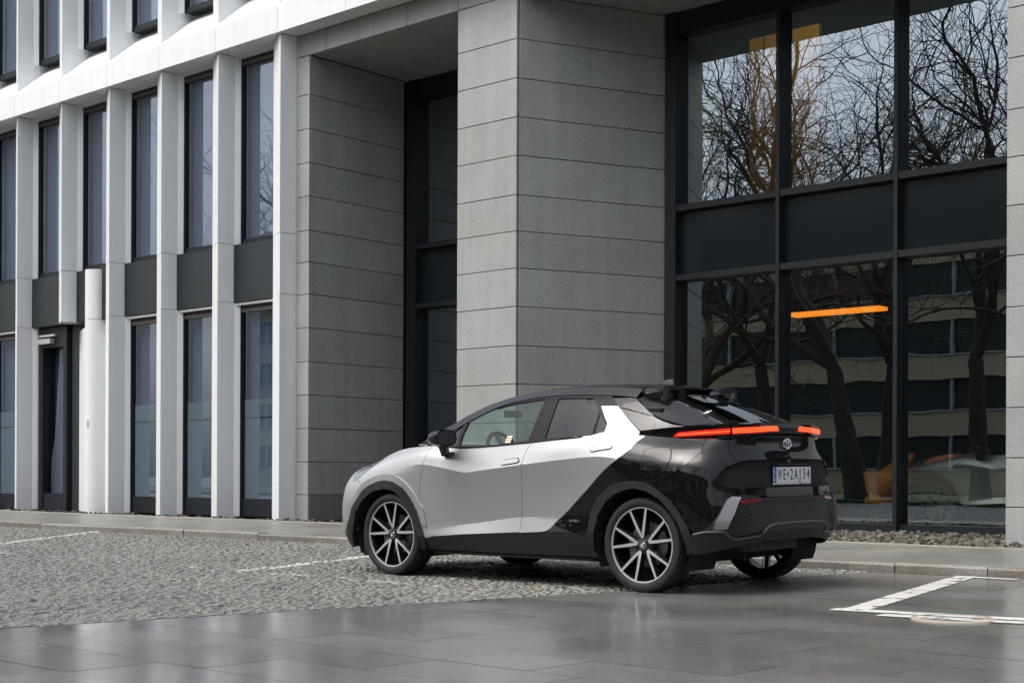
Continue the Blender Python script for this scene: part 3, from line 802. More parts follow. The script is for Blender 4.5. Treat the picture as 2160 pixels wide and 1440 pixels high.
#         R0    R1 valley crest / R2 valley / R4 crease
A_W = np.zeros((7, 16))
A_W[1, 5:10] = (.3, 1, 1, .8, .2); A_W[2, 5:10] = (.2, .9, .9, .7, .2); A_W[4, 4:11] = (.0, .85, 1, 1, 1, .8, .15); A_W[4, 13:] = (.3, .9, 1.0)
A_W[1, 12:] = (.5, .8, 1, 1)
PA = Patch(_cols(A_COLS), A_W, {(4, 6): 1.0, (5, 6): .3, (4, 5): .5, (4, 7): .5})
def _g(x, b, w2, w3, x3=None):
    m = ((b[0] + w2[0]) / 2 + .012, (b[1] + w2[1]) / 2)
    return [(x, *b), (x, *m), (x, *w2), (x if x3 is None else x3, *w3)]
G_COLS = [
    _g(2.44, (.748, 1.089), (.735, 1.096), (.72, 1.103)),
    _g(2.10, (.803, 1.081), (.70, 1.20), (.655, 1.262), 2.12),
    _g(1.84, (.815, 1.073), (.66, 1.315), (.60, 1.382), 1.855),
    _g(1.58, (.818, 1.078), (.637, 1.402), (.572, 1.458), 1.59),
    _g(1.32, (.82, 1.093), (.626, 1.445), (.558, 1.499)),
    _g(1.00, (.82, 1.113), (.622, 1.464), (.553, 1.520)),
    _g(.60, (.818, 1.141), (.620, 1.456), (.553, 1.516)),
    _g(.30, (.802, 1.154), (.612, 1.436), (.547, 1.498)),
    _g(.05, (.772, 1.146), (.60, 1.405), (.54, 1.465)),
    _g(-.28, (.66, 1.206), (.565, 1.34), (.52, 1.40)),
]
PG = Patch(_cols(G_COLS))
R_COLS = [
    [(1.59, .572, 1.458), (1.65, .33, 1.492), (1.68, 0, 1.503)],
    [(1.32, .558, 1.499), (1.35, .33, 1.535), (1.36, 0, 1.547)],
    [(1.00, .553, 1.520), (1.00, .33, 1.556), (1.00, 0, 1.568)],
    [(.60, .553, 1.516), (.60, .33, 1.552), (.60, 0, 1.565)],
    [(.36, .548, 1.502), (.34, .33, 1.536), (.33, 0, 1.549)],
    [(.22, .545, 1.487), (.14, .33, 1.508), (.12, 0, 1.519)],
]
PR = Patch(_cols(R_COLS))
WS_COLS = [
    [(2.44, .72, 1.103), (2.54, .36, 1.115), (2.58, 0, 1.12)],
    [(2.12, .655, 1.262), (2.24, .35, 1.285), (2.28, 0, 1.292)],
    [(1.855, .60, 1.382), (1.96, .34, 1.412), (1.99, 0, 1.422)],
    [(1.59, .572, 1.458), (1.65, .33, 1.492), (1.68, 0, 1.503)],
]
PW = Patch(_cols(WS_COLS))
HD_COLS = [
    [(2.44, .748, 1.089), (2.54, .36, 1.105), (2.58, 0, 1.11)],
    [(2.30, .79, 1.084), (2.70, .40, 1.085), (2.75, 0, 1.09)],
    [(2.64, .74, 1.06), (2.95, .40, 1.04), (3.0, 0, 1.045)],
    [(2.98, .745, .95), (3.18, .42, .965), (3.24, 0, .965)],
    [(3.19, .69, .91), (3.37, .44, .895), (3.44, 0, .89)],
]
PHD = Patch(_cols(HD_COLS))
H_COLS = [   # hatch: shut line -> glass edge -> centre ; rows base..top
    [(-.235, .668, 1.206), (.045, .648, 1.288), (.25, .60, 1.432)],
    [(-.40, .595, 1.214), (-.10, .545, 1.32), (.17, .515, 1.428)],
    [(-.50, .49, 1.220), (-.20, .455, 1.325), (.07, .43, 1.428)],
    [(-.57, .28, 1.226), (-.27, .26, 1.337), (.04, .25, 1.446)],
    [(-.585, 0, 1.228), (-.29, 0, 1.342), (.03, 0, 1.452)],
]
PH = Patch(_cols(H_COLS))

T_COLS = []
for (x, y, zb, zt, xi, yi, zi) in ((.09, .778, 1.140, 1.174, .09, .752, 1.178), (-.14, .722, 1.110, 1.195, -.13, .690, 1.199), (-.35, .682, 1.102, 1.203, -.30, .625, 1.208), (-.52, .635, 1.106, 1.207, -.45, .54, 1.217),
        (-.615, .575, 1.116, 1.210, -.52, .47, 1.221), (-.665, .42, 1.132, 1.214, -.57, .30, 1.226), (-.69, .15, 1.146, 1.218, -.585, .12, 1.228), (-.695, 0, 1.147, 1.219, -.585, 0, 1.228)):
    k = .93
    T_COLS.append([(x * k if x < 0 else x, y * .94, zb + .004), (x, y, zb), (x - .002, y, (zb + zt) / 2), (x, y, zt), (xi, yi, zi)])
T_W = np.zeros((5, 8)); T_W[1] = 1; T_W[3] = 1
PT = Patch(_cols(T_COLS), T_W)
UV = {
 'front_fender': [(3.5,6.0),(5.15,6.0),(5.15,5.825),(5.117,4.125),(5.05,3.575),(5.017,3.125),(5.017,2.65),(5.067,2.05),(5.133,0.925),(5.133,0.775),(5.067,2.05),(4.95,2.6),(4.75,3.025),(4.483,3.35),(4.15,3.6),(3.883,3.725),(3.667,3.725),(3.45,3.6),(3.283,3.375),(3.25,3.55),(3.05,3.9),(2.817,4.025),(3.1,4.65),(3.317,5.175),(3.45,5.675)],
 'front_bumper': [(0,6.0),(2.233,6.0),(2.583,3.975),(2.817,4.025),(3.05,3.9),(3.25,3.55),(3.283,3.375),(3.183,3.075),(2.933,2.45),(2.717,1.65),(2.3,0.4),(2.18,0.95),(1.9,0.95),(1.0,0.95),(0,0.95)],
 'front_lip': [(0,0.93),(1.0,0.93),(1.9,0.93),(2.18,0.93),(2.3,0.4),(2.4,0),(0,0)],
 'headlight': [(2.233,6.0),(2.583,3.975),(2.817,4.025),(3.1,4.65),(3.317,5.175),(3.45,5.675),(3.5,6.0)],
 'front_door': [(5.15,6.0),(7.133,6.0),(7.133,5.975),(7.033,5.275),(7.017,4.3),(7.0,3.775),(6.967,3.125),(6.933,2.0),(6.933,1.025),(6.233,1.05),(5.817,1.05),(5.333,1.05),(5.15,0.875),(5.133,0.925),(5.067,2.05),(5.017,2.65),(5.017,3.125),(5.05,3.575),(5.117,4.125),(5.15,5.825)],
 'rear_door': [(7.133,6.0),(9.887,6.0),(9.767,5.425),(9.7,4.85),(9.417,3.95),(9.017,3.5),(8.433,2.75),(7.883,1.95),(7.75,1.45),(7.683,1.225),(7.583,1.05),(7.45,1.0),(6.933,1.0),(6.933,1.025),(6.933,2.0),(6.967,3.125),(7.0,3.775),(7.017,4.3),(7.033,5.275),(7.133,5.975)],
 'rocker_cladding': [(5.15,0.875),(5.333,1.05),(5.817,1.05),(6.233,1.05),(6.933,1.025),(6.933,1.0),(7.45,1.0),(7.583,1.05),(7.683,1.225),(7.75,1.45),(7.833,1.4),(8.25,1.0),(8.617,0.825),(8.6,0.45),(8.65,0.0),(8.65,0),(5.137,0),(5.117,0.0),(5.133,0.775)],
 'quarter_panel': [(7.75,1.45),(7.883,1.95),(8.433,2.75),(9.017,3.5),(9.417,3.95),(9.7,4.85),(9.767,5.425),(9.887,6.0),(11.633,6.0),(11.633,5.225),(11.65,4.775),(11.117,3.9),(10.75,3.4),(10.633,2.825),(10.483,2.975),(10.167,3.225),(9.883,3.275),(9.583,3.225),(9.233,3.075),(8.917,2.75),(8.717,2.2),(8.667,1.325),(8.6,0.45),(8.617,0.825),(8.25,1.0),(7.833,1.4)],
 'rear_bumper': [(11.633,6.0),(12.833,6.0),(12.833,5.475),(12.917,4.7),(13.133,4.2),(13.333,3.975),(12.833,3.825),(12.517,3.6),(12.4,3.4),(12.517,3.225),(12.983,3.125),(13.95,3.125),(15.0,3.125),(15.0,2.75),(13.867,2.75),(13.717,2.85),(13.283,2.875),(13.033,2.8),(12.767,2.625),(11.933,1.15),(11.533,0.975),(11.283,1.575),(11.017,2.2),(10.8,2.625),(10.633,2.825),(10.75,3.4),(11.117,3.9),(11.65,4.775),(11.633,5.225)],
 'tailgate': [(12.833,6.0),(15.0,6.0),(15.0,4.0),(13.583,4.0),(13.333,3.975),(13.133,4.2),(12.917,4.7),(12.833,5.475)],
 'plate_recess': [(13.333,3.975),(13.583,4.0),(15.0,4.0),(15.0,3.125),(13.95,3.125),(12.983,3.125),(12.517,3.225),(12.4,3.4),(12.517,3.6),(12.833,3.825)],
 'bumper_garnish': [(11.533,0.975),(11.933,1.15),(12.767,2.625),(13.033,2.8),(13.283,2.875),(13.717,2.85),(13.867,2.75),(15.0,2.75),(15.0,1.45),(14.517,1.45),(14.117,1.375),(13.95,1.125),(13.883,0.7),(13.5,0.625),(13.217,0.625),(13.05,0.8),(12.817,1.075),(11.95,1.1),(11.533,1.0)],
 'diffuser': [(11.533,1.0),(11.95,1.1),(12.817,1.075),(13.05,0.8),(13.217,0.625),(13.5,0.625),(13.883,0.7),(13.95,1.125),(14.117,1.375),(14.517,1.45),(15.0,1.45),(15.0,0),(11.617,0.02),(11.617,0.075),(11.467,0.825)],
 'front_arch': [(2.3,0.4),(2.717,1.65),(2.933,2.45),(3.183,3.075),(3.283,3.375),(3.45,3.6),(3.667,3.725),(3.883,3.725),(4.15,3.6),(4.483,3.35),(4.75,3.025),(4.95,2.6),(5.067,2.05),(5.133,0.775),(5.117,0.0),(4.917,0.0),(4.95,0.625),(4.9,2.0),(4.717,2.55),(4.483,3.0),(4.167,3.25),(3.867,3.35),(3.567,3.275),(3.333,2.9),(3.133,2.275),(3.017,1.025),(2.533,0.0)],
 'rear_arch': [(8.65,0.0),(8.6,0.45),(8.667,1.325),(8.717,2.2),(8.917,2.75),(9.233,3.075),(9.583,3.225),(9.883,3.275),(10.167,3.225),(10.483,2.975),(10.8,2.625),(11.017,2.2),(11.283,1.575),(11.467,0.825),(11.617,0.075),(11.267,0.05),(11.25,0.325),(11.133,1.0),(10.967,1.775),(10.8,2.25),(10.567,2.625),(10.25,2.875),(9.933,2.975),(9.717,2.95),(9.417,2.825),(9.133,2.575),(8.9,2.1),(8.817,1.1),(8.767,0.275),(8.85,0.0)],
 'bumper_trim': [(11.933,1.15),(12.767,2.625),(13.033,2.8),(13.217,2.75),(13.15,2.55),(12.85,1.2)],
 'grille_mesh': [(12.933,1.1),(13.083,2.275),(13.167,2.5),(13.65,2.425),(13.583,1.875),(13.55,1.125),(13.417,0.825),(13.117,0.825)],
 'reflector': [(13.2,2.525),(13.283,2.65),(13.883,2.725),(13.867,2.6),(13.333,2.5)],
 'upper_mesh': [(13.917,2.725),(15.0,2.69),(15.0,2.45),(13.95,2.6)],
 'fuel_flap': [(10.05,3.75),(10.05,4.825),(10.1,5.025),(10.55,5.15),(10.667,4.95),(10.733,4.35),(10.667,3.8),(10.567,3.75),(10.117,3.7)],
 'handle_front': [(6.617,4.425),(6.633,4.625),(6.883,4.7),(6.933,4.6),(6.95,4.35),(6.917,4.25),(6.683,4.225),(6.633,4.275)],
 'handle_rear': [(8.7,4.625),(8.717,4.825),(9.117,5.05),(9.2,5.0),(9.217,4.8),(9.167,4.7),(8.783,4.45),(8.733,4.475)],
 'lip_line': [(11.533,1.0),(11.95,1.1),(12.817,1.075),(13.05,0.8),(13.217,0.625),(13.5,0.625),(13.883,0.7),(13.95,1.125),(14.117,1.375),(14.517,1.45)],
 'quarter_light': [(1.417,0.15),(1.25,1.125),(1.217,1.7),(1.467,2.175),(1.667,0.075)],
 'front_glass': [(1.783,0.0),(1.683,2.1),(2.017,2.175),(2.433,2.1),(2.967,1.95),(3.433,1.925),(4.067,1.875),(4.65,1.875),(4.55,0.075),(3.767,0.05),(2.717,0.025),(2.167,0.0)],
 'rear_glass': [(5.067,0.075),(5.067,1.85),(5.95,1.825),(6.25,1.225),(6.283,0.1),(6.217,0.05),(5.633,0.05)],
 'rear_quarter_glass': [(6.333,0.1),(6.317,1.1),(6.667,0.45),(6.633,0.15),(6.55,0.075)],
 'c_pillar': [(6.267,0.0),(6.667,0.125),(6.667,0.575),(6.267,1.45),(6.783,1.45),(7.8,0.175),(7.82,0.0)],
 'roof_side_panel': [(6.5,1.875),(7.233,1.95),(8.083,1.075),(6.8,1.425)],
 'quarter_side_panel': [(6.833,1.375),(8.083,1.05),(8.85,0.1),(7.817,0.225)],
 'window_surround': [(0.0,0.0),(6.267,0.0),(6.667,0.125),(6.667,0.575),(6.267,1.45),(6.783,1.45),(6.5,1.875),(6.45,2.0),(0,2.0)],
 'lens_side': [(1.133,1.45),(1.317,2.125),(2.2,2.325),(3.6,2.45),(3.6,1.675),(2.2,1.65),(1.283,1.425)],
 'lens_rear': [(3.717,2.475),(5.1,2.5),(5.95,2.575),(6.1,1.525),(5.1,1.425),(3.75,1.575)],
 'lens_clear': [(2.583,1.475),(3.5,1.5),(3.45,1.0),(2.417,1.0)],
 'hatch_glass': [(1.9,1.4),(2.083,0.875),(2.283,0.375),(2.5,0.0)],
}
# ------------------------------------------------------------------ car materials
mSILV = M("silver_paint", (0.475, 0.487, 0.485), 0.38, 0.62, var=0.0, coat=0.3, coat_rough=0.12)
mGBLK = M("gloss_black_paint", (0.005, 0.005, 0.006), 0.25, 0.0, var=0.0, coat=1.0, spec=0.0, coat_rough=0.01)
mPIANO = M("piano_black_trim", (0.005, 0.005, 0.006), 0.2, 0.0, var=0.0, coat=0.55, spec=0.0)
mMBLK = M("matte_black_plastic", (0.011, 0.0118, 0.0125), 0.55, var=0.15, scale=20, fine=0.25, fscale=350, bump=0.0003, bscale=900)
mRUB = M("tyre_rubber", (0.018, 0.017, 0.017), 0.75, var=0.2, scale=9)
mWELL = M("wheel_well", (0.006, 0.006, 0.006), 0.9, var=0)
mMACH = M("machined_alloy", (0.72, 0.72, 0.73), 0.36, 0.65, var=0.02)
mALB = M("black_alloy", (0.012, 0.012, 0.013), 0.3, 0.2, var=0, coat=0.5)
mSTEEL = M("brake_steel", (0.30, 0.29, 0.28), 0.4, 0.8, var=0.1, scale=15)
mCHROME = M("chrome", (0.75, 0.76, 0.78), 0.12, 1.0, var=0)
mRED = M("red_lens_lit", (0.5, 0.01, 0.005), 0.2, var=0, emit=(1.0, 0.010, 0.004), estr=1.3, coat=1.0)
mREDB = M("red_light_guide", (0.6, 0.05, 0.005), 0.2, var=0, emit=(1.0, 0.055, 0.010), estr=2.2)
mREFL = M("red_reflector", (0.20, 0.006, 0.008), 0.25, var=0.1, coat=1.0)
mLENS = M("clear_lens", (0.22, 0.21, 0.20), 0.15, var=0, coat=1.0)
mHEAD = M("headlight_lens", (0.16, 0.18, 0.20), 0.08, 0.3, var=0, coat=1.0)
mINT = M("cabin_black", (0.014, 0.014, 0.015), 0.7, var=0.1, scale=20)
mSEAT = M("seat_fabric", (0.022, 0.022, 0.024), 0.85, var=0.1, scale=30)
mMIRR = M("mirror_glass", (0.30, 0.32, 0.34), 0.12, 0.9, var=0)
mPLW = M("plate_white", (0.62, 0.63, 0.64), 0.45, var=0.02)
mPLB = M("plate_blue", (0.03, 0.09, 0.42), 0.45, var=0)
mINK = M("plate_ink", (0.008, 0.008, 0.008), 0.5, var=0)
mSTK = M("orange_sticker", (0.65, 0.22, 0.05), 0.6, var=0)
mSTW = M("sticker_white", (0.75, 0.75, 0.68), 0.6, var=0)
gSIDE = glass("car_side_glass", (0.55, 0.72, 0.64), 0.0, 1.45)
gTINT = glass("car_privacy_glass", (0.10, 0.10, 0.105), 0.0, 1.5)
gHATCH = glass("car_hatch_glass", (0.03, 0.03, 0.032), 0.0, 1.5)
gWS = glass("car_windscreen", (0.62, 0.74, 0.70), 0.03, 1.5)

car = tag(empty("car", (-6.28, 8.375, 0.0)), "two-tone silver and gloss black crossover car parked by the kerb", "car")
# car axes: x forward = -X, y left = -Y ; slight roll with the ground
_ph = 0.0150
car.matrix_world = Matrix.Translation((-6.28, 8.375, 0.0)) @ Matrix.Rotation(math.pi, 4, 'Z') @ Matrix.Rotation(-_ph, 4, 'X') @ Matrix.Translation((0, -0.9, 0))

def pip(pts, poly):
    x, y = pts[:, 0], pts[:, 1]; ins = np.zeros(len(pts), bool); n = len(poly)
    for i in range(n):
        (x0, y0), (x1, y1) = poly[i], poly[(i + 1) % n]
        if y0 == y1: continue
        c = ((y0 > y) != (y1 > y)) & (x < (x1 - x0) * (y - y0) / (y1 - y0) + x0); ins ^= c
    return ins
def seg_dist(p, poly):
    P0 = np.array(poly); P1 = np.roll(P0, -1, 0); d = P1 - P0; L2 = np.maximum(1e-12, (d ** 2).sum(1))
    t = np.clip(((p[:, None] - P0) * d).sum(-1) / L2, 0, 1)
    return np.sqrt((((P0 + t[..., None] * d) - p[:, None]) ** 2).sum(-1)).min(1)
def smooth_loop(pts, it, lo=25):
    return pts
VS = 0.14
def panel_mesh(P, outer, holes=(), off=0.0, gap=0.002, hem=0.014, step=0.028, nv=6, thick_in=0.0, nocurve=False):
    """triangulated piece of a patch; returns verts, faces (left side)"""
    tk = P.t
    def toc(uv):
        uv = np.asarray(uv, float); return np.stack([np.interp(uv[:, 0], np.arange(P.nc), tk), uv[:, 1] * VS], -1)
    def fromc(c): return np.interp(c[:, 0], tk, np.arange(P.nc)), c[:, 1] / VS
    def dens(loop):
        out = []
        L = toc(loop)
        for i in range(len(L)):
            a, b = L[i], L[(i + 1) % len(L)]
            n = max(1, int(math.ceil(np.hypot(*(b - a)) / step)))
            for k in range(n): out.append(a + (b - a) * k / n)
        o = np.array(out); keep = [0]
        for i in range(1, len(o)):
            if np.hypot(*(o[i] - o[keep[-1]])) > 1e-4: keep.append(i)
        return o[keep]
    loops = [dens(outer)] + [dens(h) for h in holes]
    pts = []; edges = []
    for lp in loops:
        n0 = len(pts); pts += list(lp); edges += [(n0 + i, n0 + (i + 1) % len(lp)) for i in range(len(lp))]
    lo, hi = loops[0].min(0), loops[0].max(0)
    us = []
    for i in range(P.nc - 1):
        n = max(2, int(math.ceil((tk[i + 1] - tk[i]) / (step * 1.25))))
        us += list(tk[i] + (tk[i + 1] - tk[i]) * np.arange(n) / n)
    us = np.array(us + [tk[-1]]); vs = np.arange(0, (P.nr - 1) * nv + 1) / nv * VS
    us = us[(us > lo[0]) & (us < hi[0])]; vs = vs[(vs > lo[1]) & (vs < hi[1])]
    if len(us) and len(vs):
        gu, gv = np.meshgrid(us, vs); gp = np.stack([gu.ravel(), gv.ravel()], -1)
        m = pip(gp, loops[0])
        for h in loops[1:]: m &= ~pip(gp, h)
        gp = gp[m]
        if len(gp):
            dd = np.min([seg_dist(gp, lp) for lp in loops], axis=0); gp = gp[dd > step * 0.28]
            pts += list(gp)
    r = delaunay_2d_cdt([Vector((float(a), float(b))) for a, b in pts], edges, [], 0, 1e-6)
    vo = np.array([tuple(v) for v in r[0]]); fo = np.array([f for f in r[2] if len(f) == 3])
    cen = vo[fo].mean(1); m = pip(cen, loops[0])
    for h in loops[1:]: m &= ~pip(cen, h)
    fo = fo[m]
    used = np.unique(fo); mp = -np.ones(len(vo), int); mp[used] = np.arange(len(used)); vo = vo[used]; fo = mp[fo]
    u, v = fromc(vo)
    S = P(u, v); N = P.normal(np.clip(u, 2e-3, P.nc - 1 - 2e-3), np.clip(v, 2e-3, P.nr - 1 - 2e-3))
    fl = np.sign(((S - np.array([1.3, 0, 0.75])) * N).sum(-1)); N = N * (1 if np.median(fl) >= 0 else -1)
    fn = np.cross(S[fo[:, 1]] - S[fo[:, 0]], S[fo[:, 2]] - S[fo[:, 0]])
    flip = (fn * N[fo[:, 0]]).sum(-1) < 0
    fo[flip] = fo[flip][:, ::-1]
    # boundary
    from collections import Counter
    ec = Counter()
    for f in fo:
        for a, b in ((f[0], f[1]), (f[1], f[2]), (f[2], f[0])): ec[(min(a, b), max(a, b))] += 1
    be = [(a, b) for f in fo for a, b in ((f[0], f[1]), (f[1], f[2]), (f[2], f[0])) if ec[(min(a, b), max(a, b))] == 1]
    centre = np.abs(S[:, 1]) < 1e-4
    inw = np.zeros_like(S)
    for a, b in be:
        e = S[b] - S[a]; d = np.cross(N[a], e); L = np.linalg.norm(d)
        if L > 1e-9: d /= L; inw[a] += d; inw[b] += d
    ln = np.linalg.norm(inw, axis=1); ok = (ln > 1e-6)
    S = S + N * (off(vo)[:, None] if callable(off) else off)
    S[ok] += inw[ok] / ln[ok][:, None] * gap
    S[centre, 1] = 0
    V = list(map(tuple, S)); F = [tuple(f) for f in fo]
    if hem > 0:
        idx = {}
        for a, b in be:
            if centre[a] and centre[b]: continue
            for q in (a, b):
                if q not in idx: idx[q] = len(V); V.append(tuple(S[q] - N[q] * hem))
            F.append((b, a, idx[a], idx[b]))
    return V, F
def mirror(V, F):
    return [(x, -y, z) for x, y, z in V], [tuple(reversed(f)) for f in F]
def weld(V, F):
    n = len(V); V2, F2 = mirror(V, F); mp = {}
    Vo = list(V)
    for i, p in enumerate(V):
        if abs(p[1]) < 1e-5: mp[i] = i
        else: mp[i] = len(Vo); Vo.append(V2[i])
    return Vo, list(F) + [tuple(mp[i] for i in f) for f in F2]
def panel(name, P, outer, mat, parent=None, both=True, mode='copy', sharp=16, **k):
    parent = parent or car
    V, F = panel_mesh(P, outer, **k)
    if mode == 'weld':
        V, F = weld(V, F); return mesh(name, V, F, mat, parent, True, sharp)
    o = mesh(name, V, F, mat, parent, True, sharp)
    if both:
        V2, F2 = mirror(V, F); o2 = mesh(name, V2, F2, mat, parent, True, sharp); return o, o2
    return o
full = lambda P: [(0, 0), (P.nc - 1, 0), (P.nc - 1, P.nr - 1), (0, P.nr - 1)]

# ------------------------------------------------------------------ body panels
panel("front_fender", PA, UV['front_fender'], mSILV)
panel("front_bumper", PA, UV['front_bumper'], mSILV, mode='weld')
panel("front_lip", PA, UV['front_lip'], mMBLK, mode='weld', off=0.004)
fd = panel("front_door", PA, UV['front_door'], mSILV)
rd_ = panel("rear_door", PA, UV['rear_door'], mSILV)
panel("quarter_panel", PA, UV['quarter_panel'], mGBLK)
panel("rocker_cladding", PA, UV['rocker_cladding'], mMBLK, off=0.002)
_lo = UV['front_arch'][:15]
def _flare_uv(k):
    out = []
    for (u_, v_) in _lo[1:14]:
        q = PA(np.array([u_]), np.array([v_]))[0]; dx_, dz_ = q[0] - 2.66, q[2] - 0.40; L_q = math.hypot(dx_, dz_)
        # step outward in the surface by k metres
        e = 1e-3; a_ = (PA(np.array([u_ + e]), np.array([v_]))[0] - q) / e; b__ = (PA(np.array([u_]), np.array([v_ + e]))[0] - q) / e
        Mx = np.array([[a_[0], b__[0]], [a_[2], b__[2]]]); d_uv = np.linalg.solve(Mx, np.array([dx_ / L_q * k, dz_ / L_q * k])); out.append((u_ + d_uv[0], v_ + d_uv[1]))
    return out
_fo = _flare_uv(0.055)
_foc = np.stack([np.interp([a for a, b in _lo], np.arange(PA.nc), PA.t), np.array([b for a, b in _lo]) * 0.14], -1)
def _flare_off(c):
    d = np.sqrt(((c[:, None] - np.concatenate([_foc, (_foc[1:] + _foc[:-1]) / 2])[None]) ** 2).sum(-1)).min(1); return 0.002 + 0.009 * np.clip(d / 0.05, 0, 1)
panel("arch_flare", PA, _lo[1:13] + _fo[:12][::-1], mSILV, off=_flare_off, gap=0, hem=0.012)
panel("wheel_arch_trim", PA, UV['front_arch'], mMBLK, off=0.010, hem=0.05, gap=0)
panel("wheel_arch_trim", PA, UV['rear_arch'], mMBLK, off=0.010, hem=0.05, gap=0)
panel("rear_bumper", PA, UV['rear_bumper'], mGBLK, mode='weld')
tg = panel("tailgate", PA, UV['tailgate'], mGBLK, mode='weld', hem=0.03)
panel("plate_recess", PA, UV['plate_recess'], mGBLK, mode='weld', off=-0.022, gap=-0.01, hem=0.0)
gar = panel("bumper_garnish", PA, UV['bumper_garnish'], mMBLK, mode='weld', off=0.003)
dif = panel("diffuser", PA, UV['diffuser'], mMBLK, mode='weld', off=0.012)
_bt = UV['bumper_trim']
def _poly3(pts, off, n=14):
    t_ = np.linspace(0, len(pts) - 1, n); u_ = np.interp(t_, np.arange(len(pts)), [a for a, b in pts]); v_ = np.interp(t_, np.arange(len(pts)), [b for a, b in pts])
    q = PA(u_, v_); nn_ = PA.normal(u_, v_); nn_ *= np.sign((nn_ * (q - np.array([1.3, 0, 0.75]))).sum(-1))[:, None]; return q + nn_ * off
_o = _poly3(_bt[:3], 0.002); _i = _poly3(_bt[3:][::-1], 0.030); _k = _poly3(_bt[3:][::-1], -0.01)
for s in (1, -1):
    V = [(a[0], s * a[1], a[2]) for L_q in (_o, _i, _k) for a in L_q]; n_ = len(_o)
    F = [(r_ * n_ + k, r_ * n_ + k + 1, (r_ + 1) * n_ + k + 1, (r_ + 1) * n_ + k) for r_ in (0, 1) for k in range(n_ - 1)]
    mesh("bumper_trim", V, F if s > 0 else [tuple(reversed(f)) for f in F], M("sky_sheen_trim", (0.20, 0.20, 0.205), 0.25, 0.4, var=0, coat=0.6), car, True, 30)  # gloss black part; its bright sky reflection is painted in as grey
panel("reflector", PA, UV['reflector'], mREFL, off=0.009, hem=0.01)
panel("headlight", PA, UV['headlight'], mHEAD)
panel("fuel_flap", PA, UV['fuel_flap'], mGBLK, both=False, off=0.0035, gap=0.004, hem=0.003)
panel("fuel_flap_gap", PA, UV['fuel_flap'], mWELL, both=False, off=0.0012, gap=-0.002, hem=0)
for nm, doors in (('handle_front', fd), ('handle_rear', rd_)):
    for s, dr in zip((1, -1), doors):
        V, F = panel_mesh(PA, UV[nm], off=0.0018, gap=-0.006, hem=0, step=0.008)
        V2, F2 = panel_mesh(PA, UV[nm], off=0.007, gap=0.001, hem=0.007, step=0.008)
        if s < 0: V, F = mirror(V, F); V2, F2 = mirror(V2, F2)
        mesh("handle_groove", V, F, mWELL, dr, True, 30); mesh("handle", V2, F2, mSILV, dr, True, 30)
# greenhouse
panel("window_surround", PG, UV['window_surround'], mPIANO, holes=[UV['quarter_light'], UV['front_glass'], UV['rear_glass'], UV['rear_quarter_glass']], gap=0.0, hem=0.02, step=0.03)
panel("quarter_light", PG, UV['quarter_light'], gTINT, off=-0.006, gap=-0.004, hem=0)
panel("front_window", PG, UV['front_glass'], gSIDE, off=-0.006, gap=-0.004, hem=0)
panel("rear_window", PG, UV['rear_glass'], gTINT, off=-0.006, gap=-0.004, hem=0)
panel("rear_quarter_window", PG, UV['rear_quarter_glass'], gTINT, off=-0.006, gap=-0.004, hem=0)
panel("c_pillar", PG, UV['c_pillar'], mSILV, gap=-0.001)
panel("roof_side_panel", PG, UV['roof_side_panel'], mGBLK)
panel("quarter_side_panel", PG, UV['quarter_side_panel'], mGBLK)
panel("roof_rail", PG, [(0, 2.0), (6.5, 2.0), (7.25, 1.97), (7.3, 3.0), (0, 3.0)], mGBLK, hem=0.01, gap=0.001, off=0.004)
panel("roof", PR, full(PR), mGBLK, mode='weld', gap=0.001)
panel("windscreen", PW, full(PW), gWS, mode='weld', gap=0, hem=0)
panel("bonnet", PHD, full(PHD), mSILV, mode='weld')
hg = UV['hatch_glass']
hole = hg + [(4.0, 0.0)]
GE = [(2.5, 0.06), hg[2], hg[1], (1.93, 1.4), (1.95, 1.9), (4.0, 1.9), (4.0, 0.06)]
panel("hatch_frame", PH, [(0, 0), (2.5, 0.0), (4.0, 0.0), (4.0, 0.05), (2.5, 0.05), hg[2], hg[1], (1.92, 1.4), (1.93, 1.95), (4.0, 1.95), (4.0, 2.0), (0, 2.0)], mGBLK, mode='weld', gap=0.001)
panel("hatch_glass", PH, GE, gHATCH, mode='weld', gap=-0.004, hem=0, off=-0.003)
# belt trim strip
beltP = [(u, 0.0) for u in np.linspace(0.6, 6.0, 24)]
tb_ = MB()
pts = PG(np.array([u for u, v in beltP]), np.zeros(24)); tb_.tube([(p[0], p[1] + 0.002, p[2] - 0.002) for p in pts], 0.009, 6)
tb_.build("belt_trim", mGBLK, car, True); V2, F2 = mirror(tb_.V, tb_.F); mesh("belt_trim", V2, F2, mGBLK, car, True)
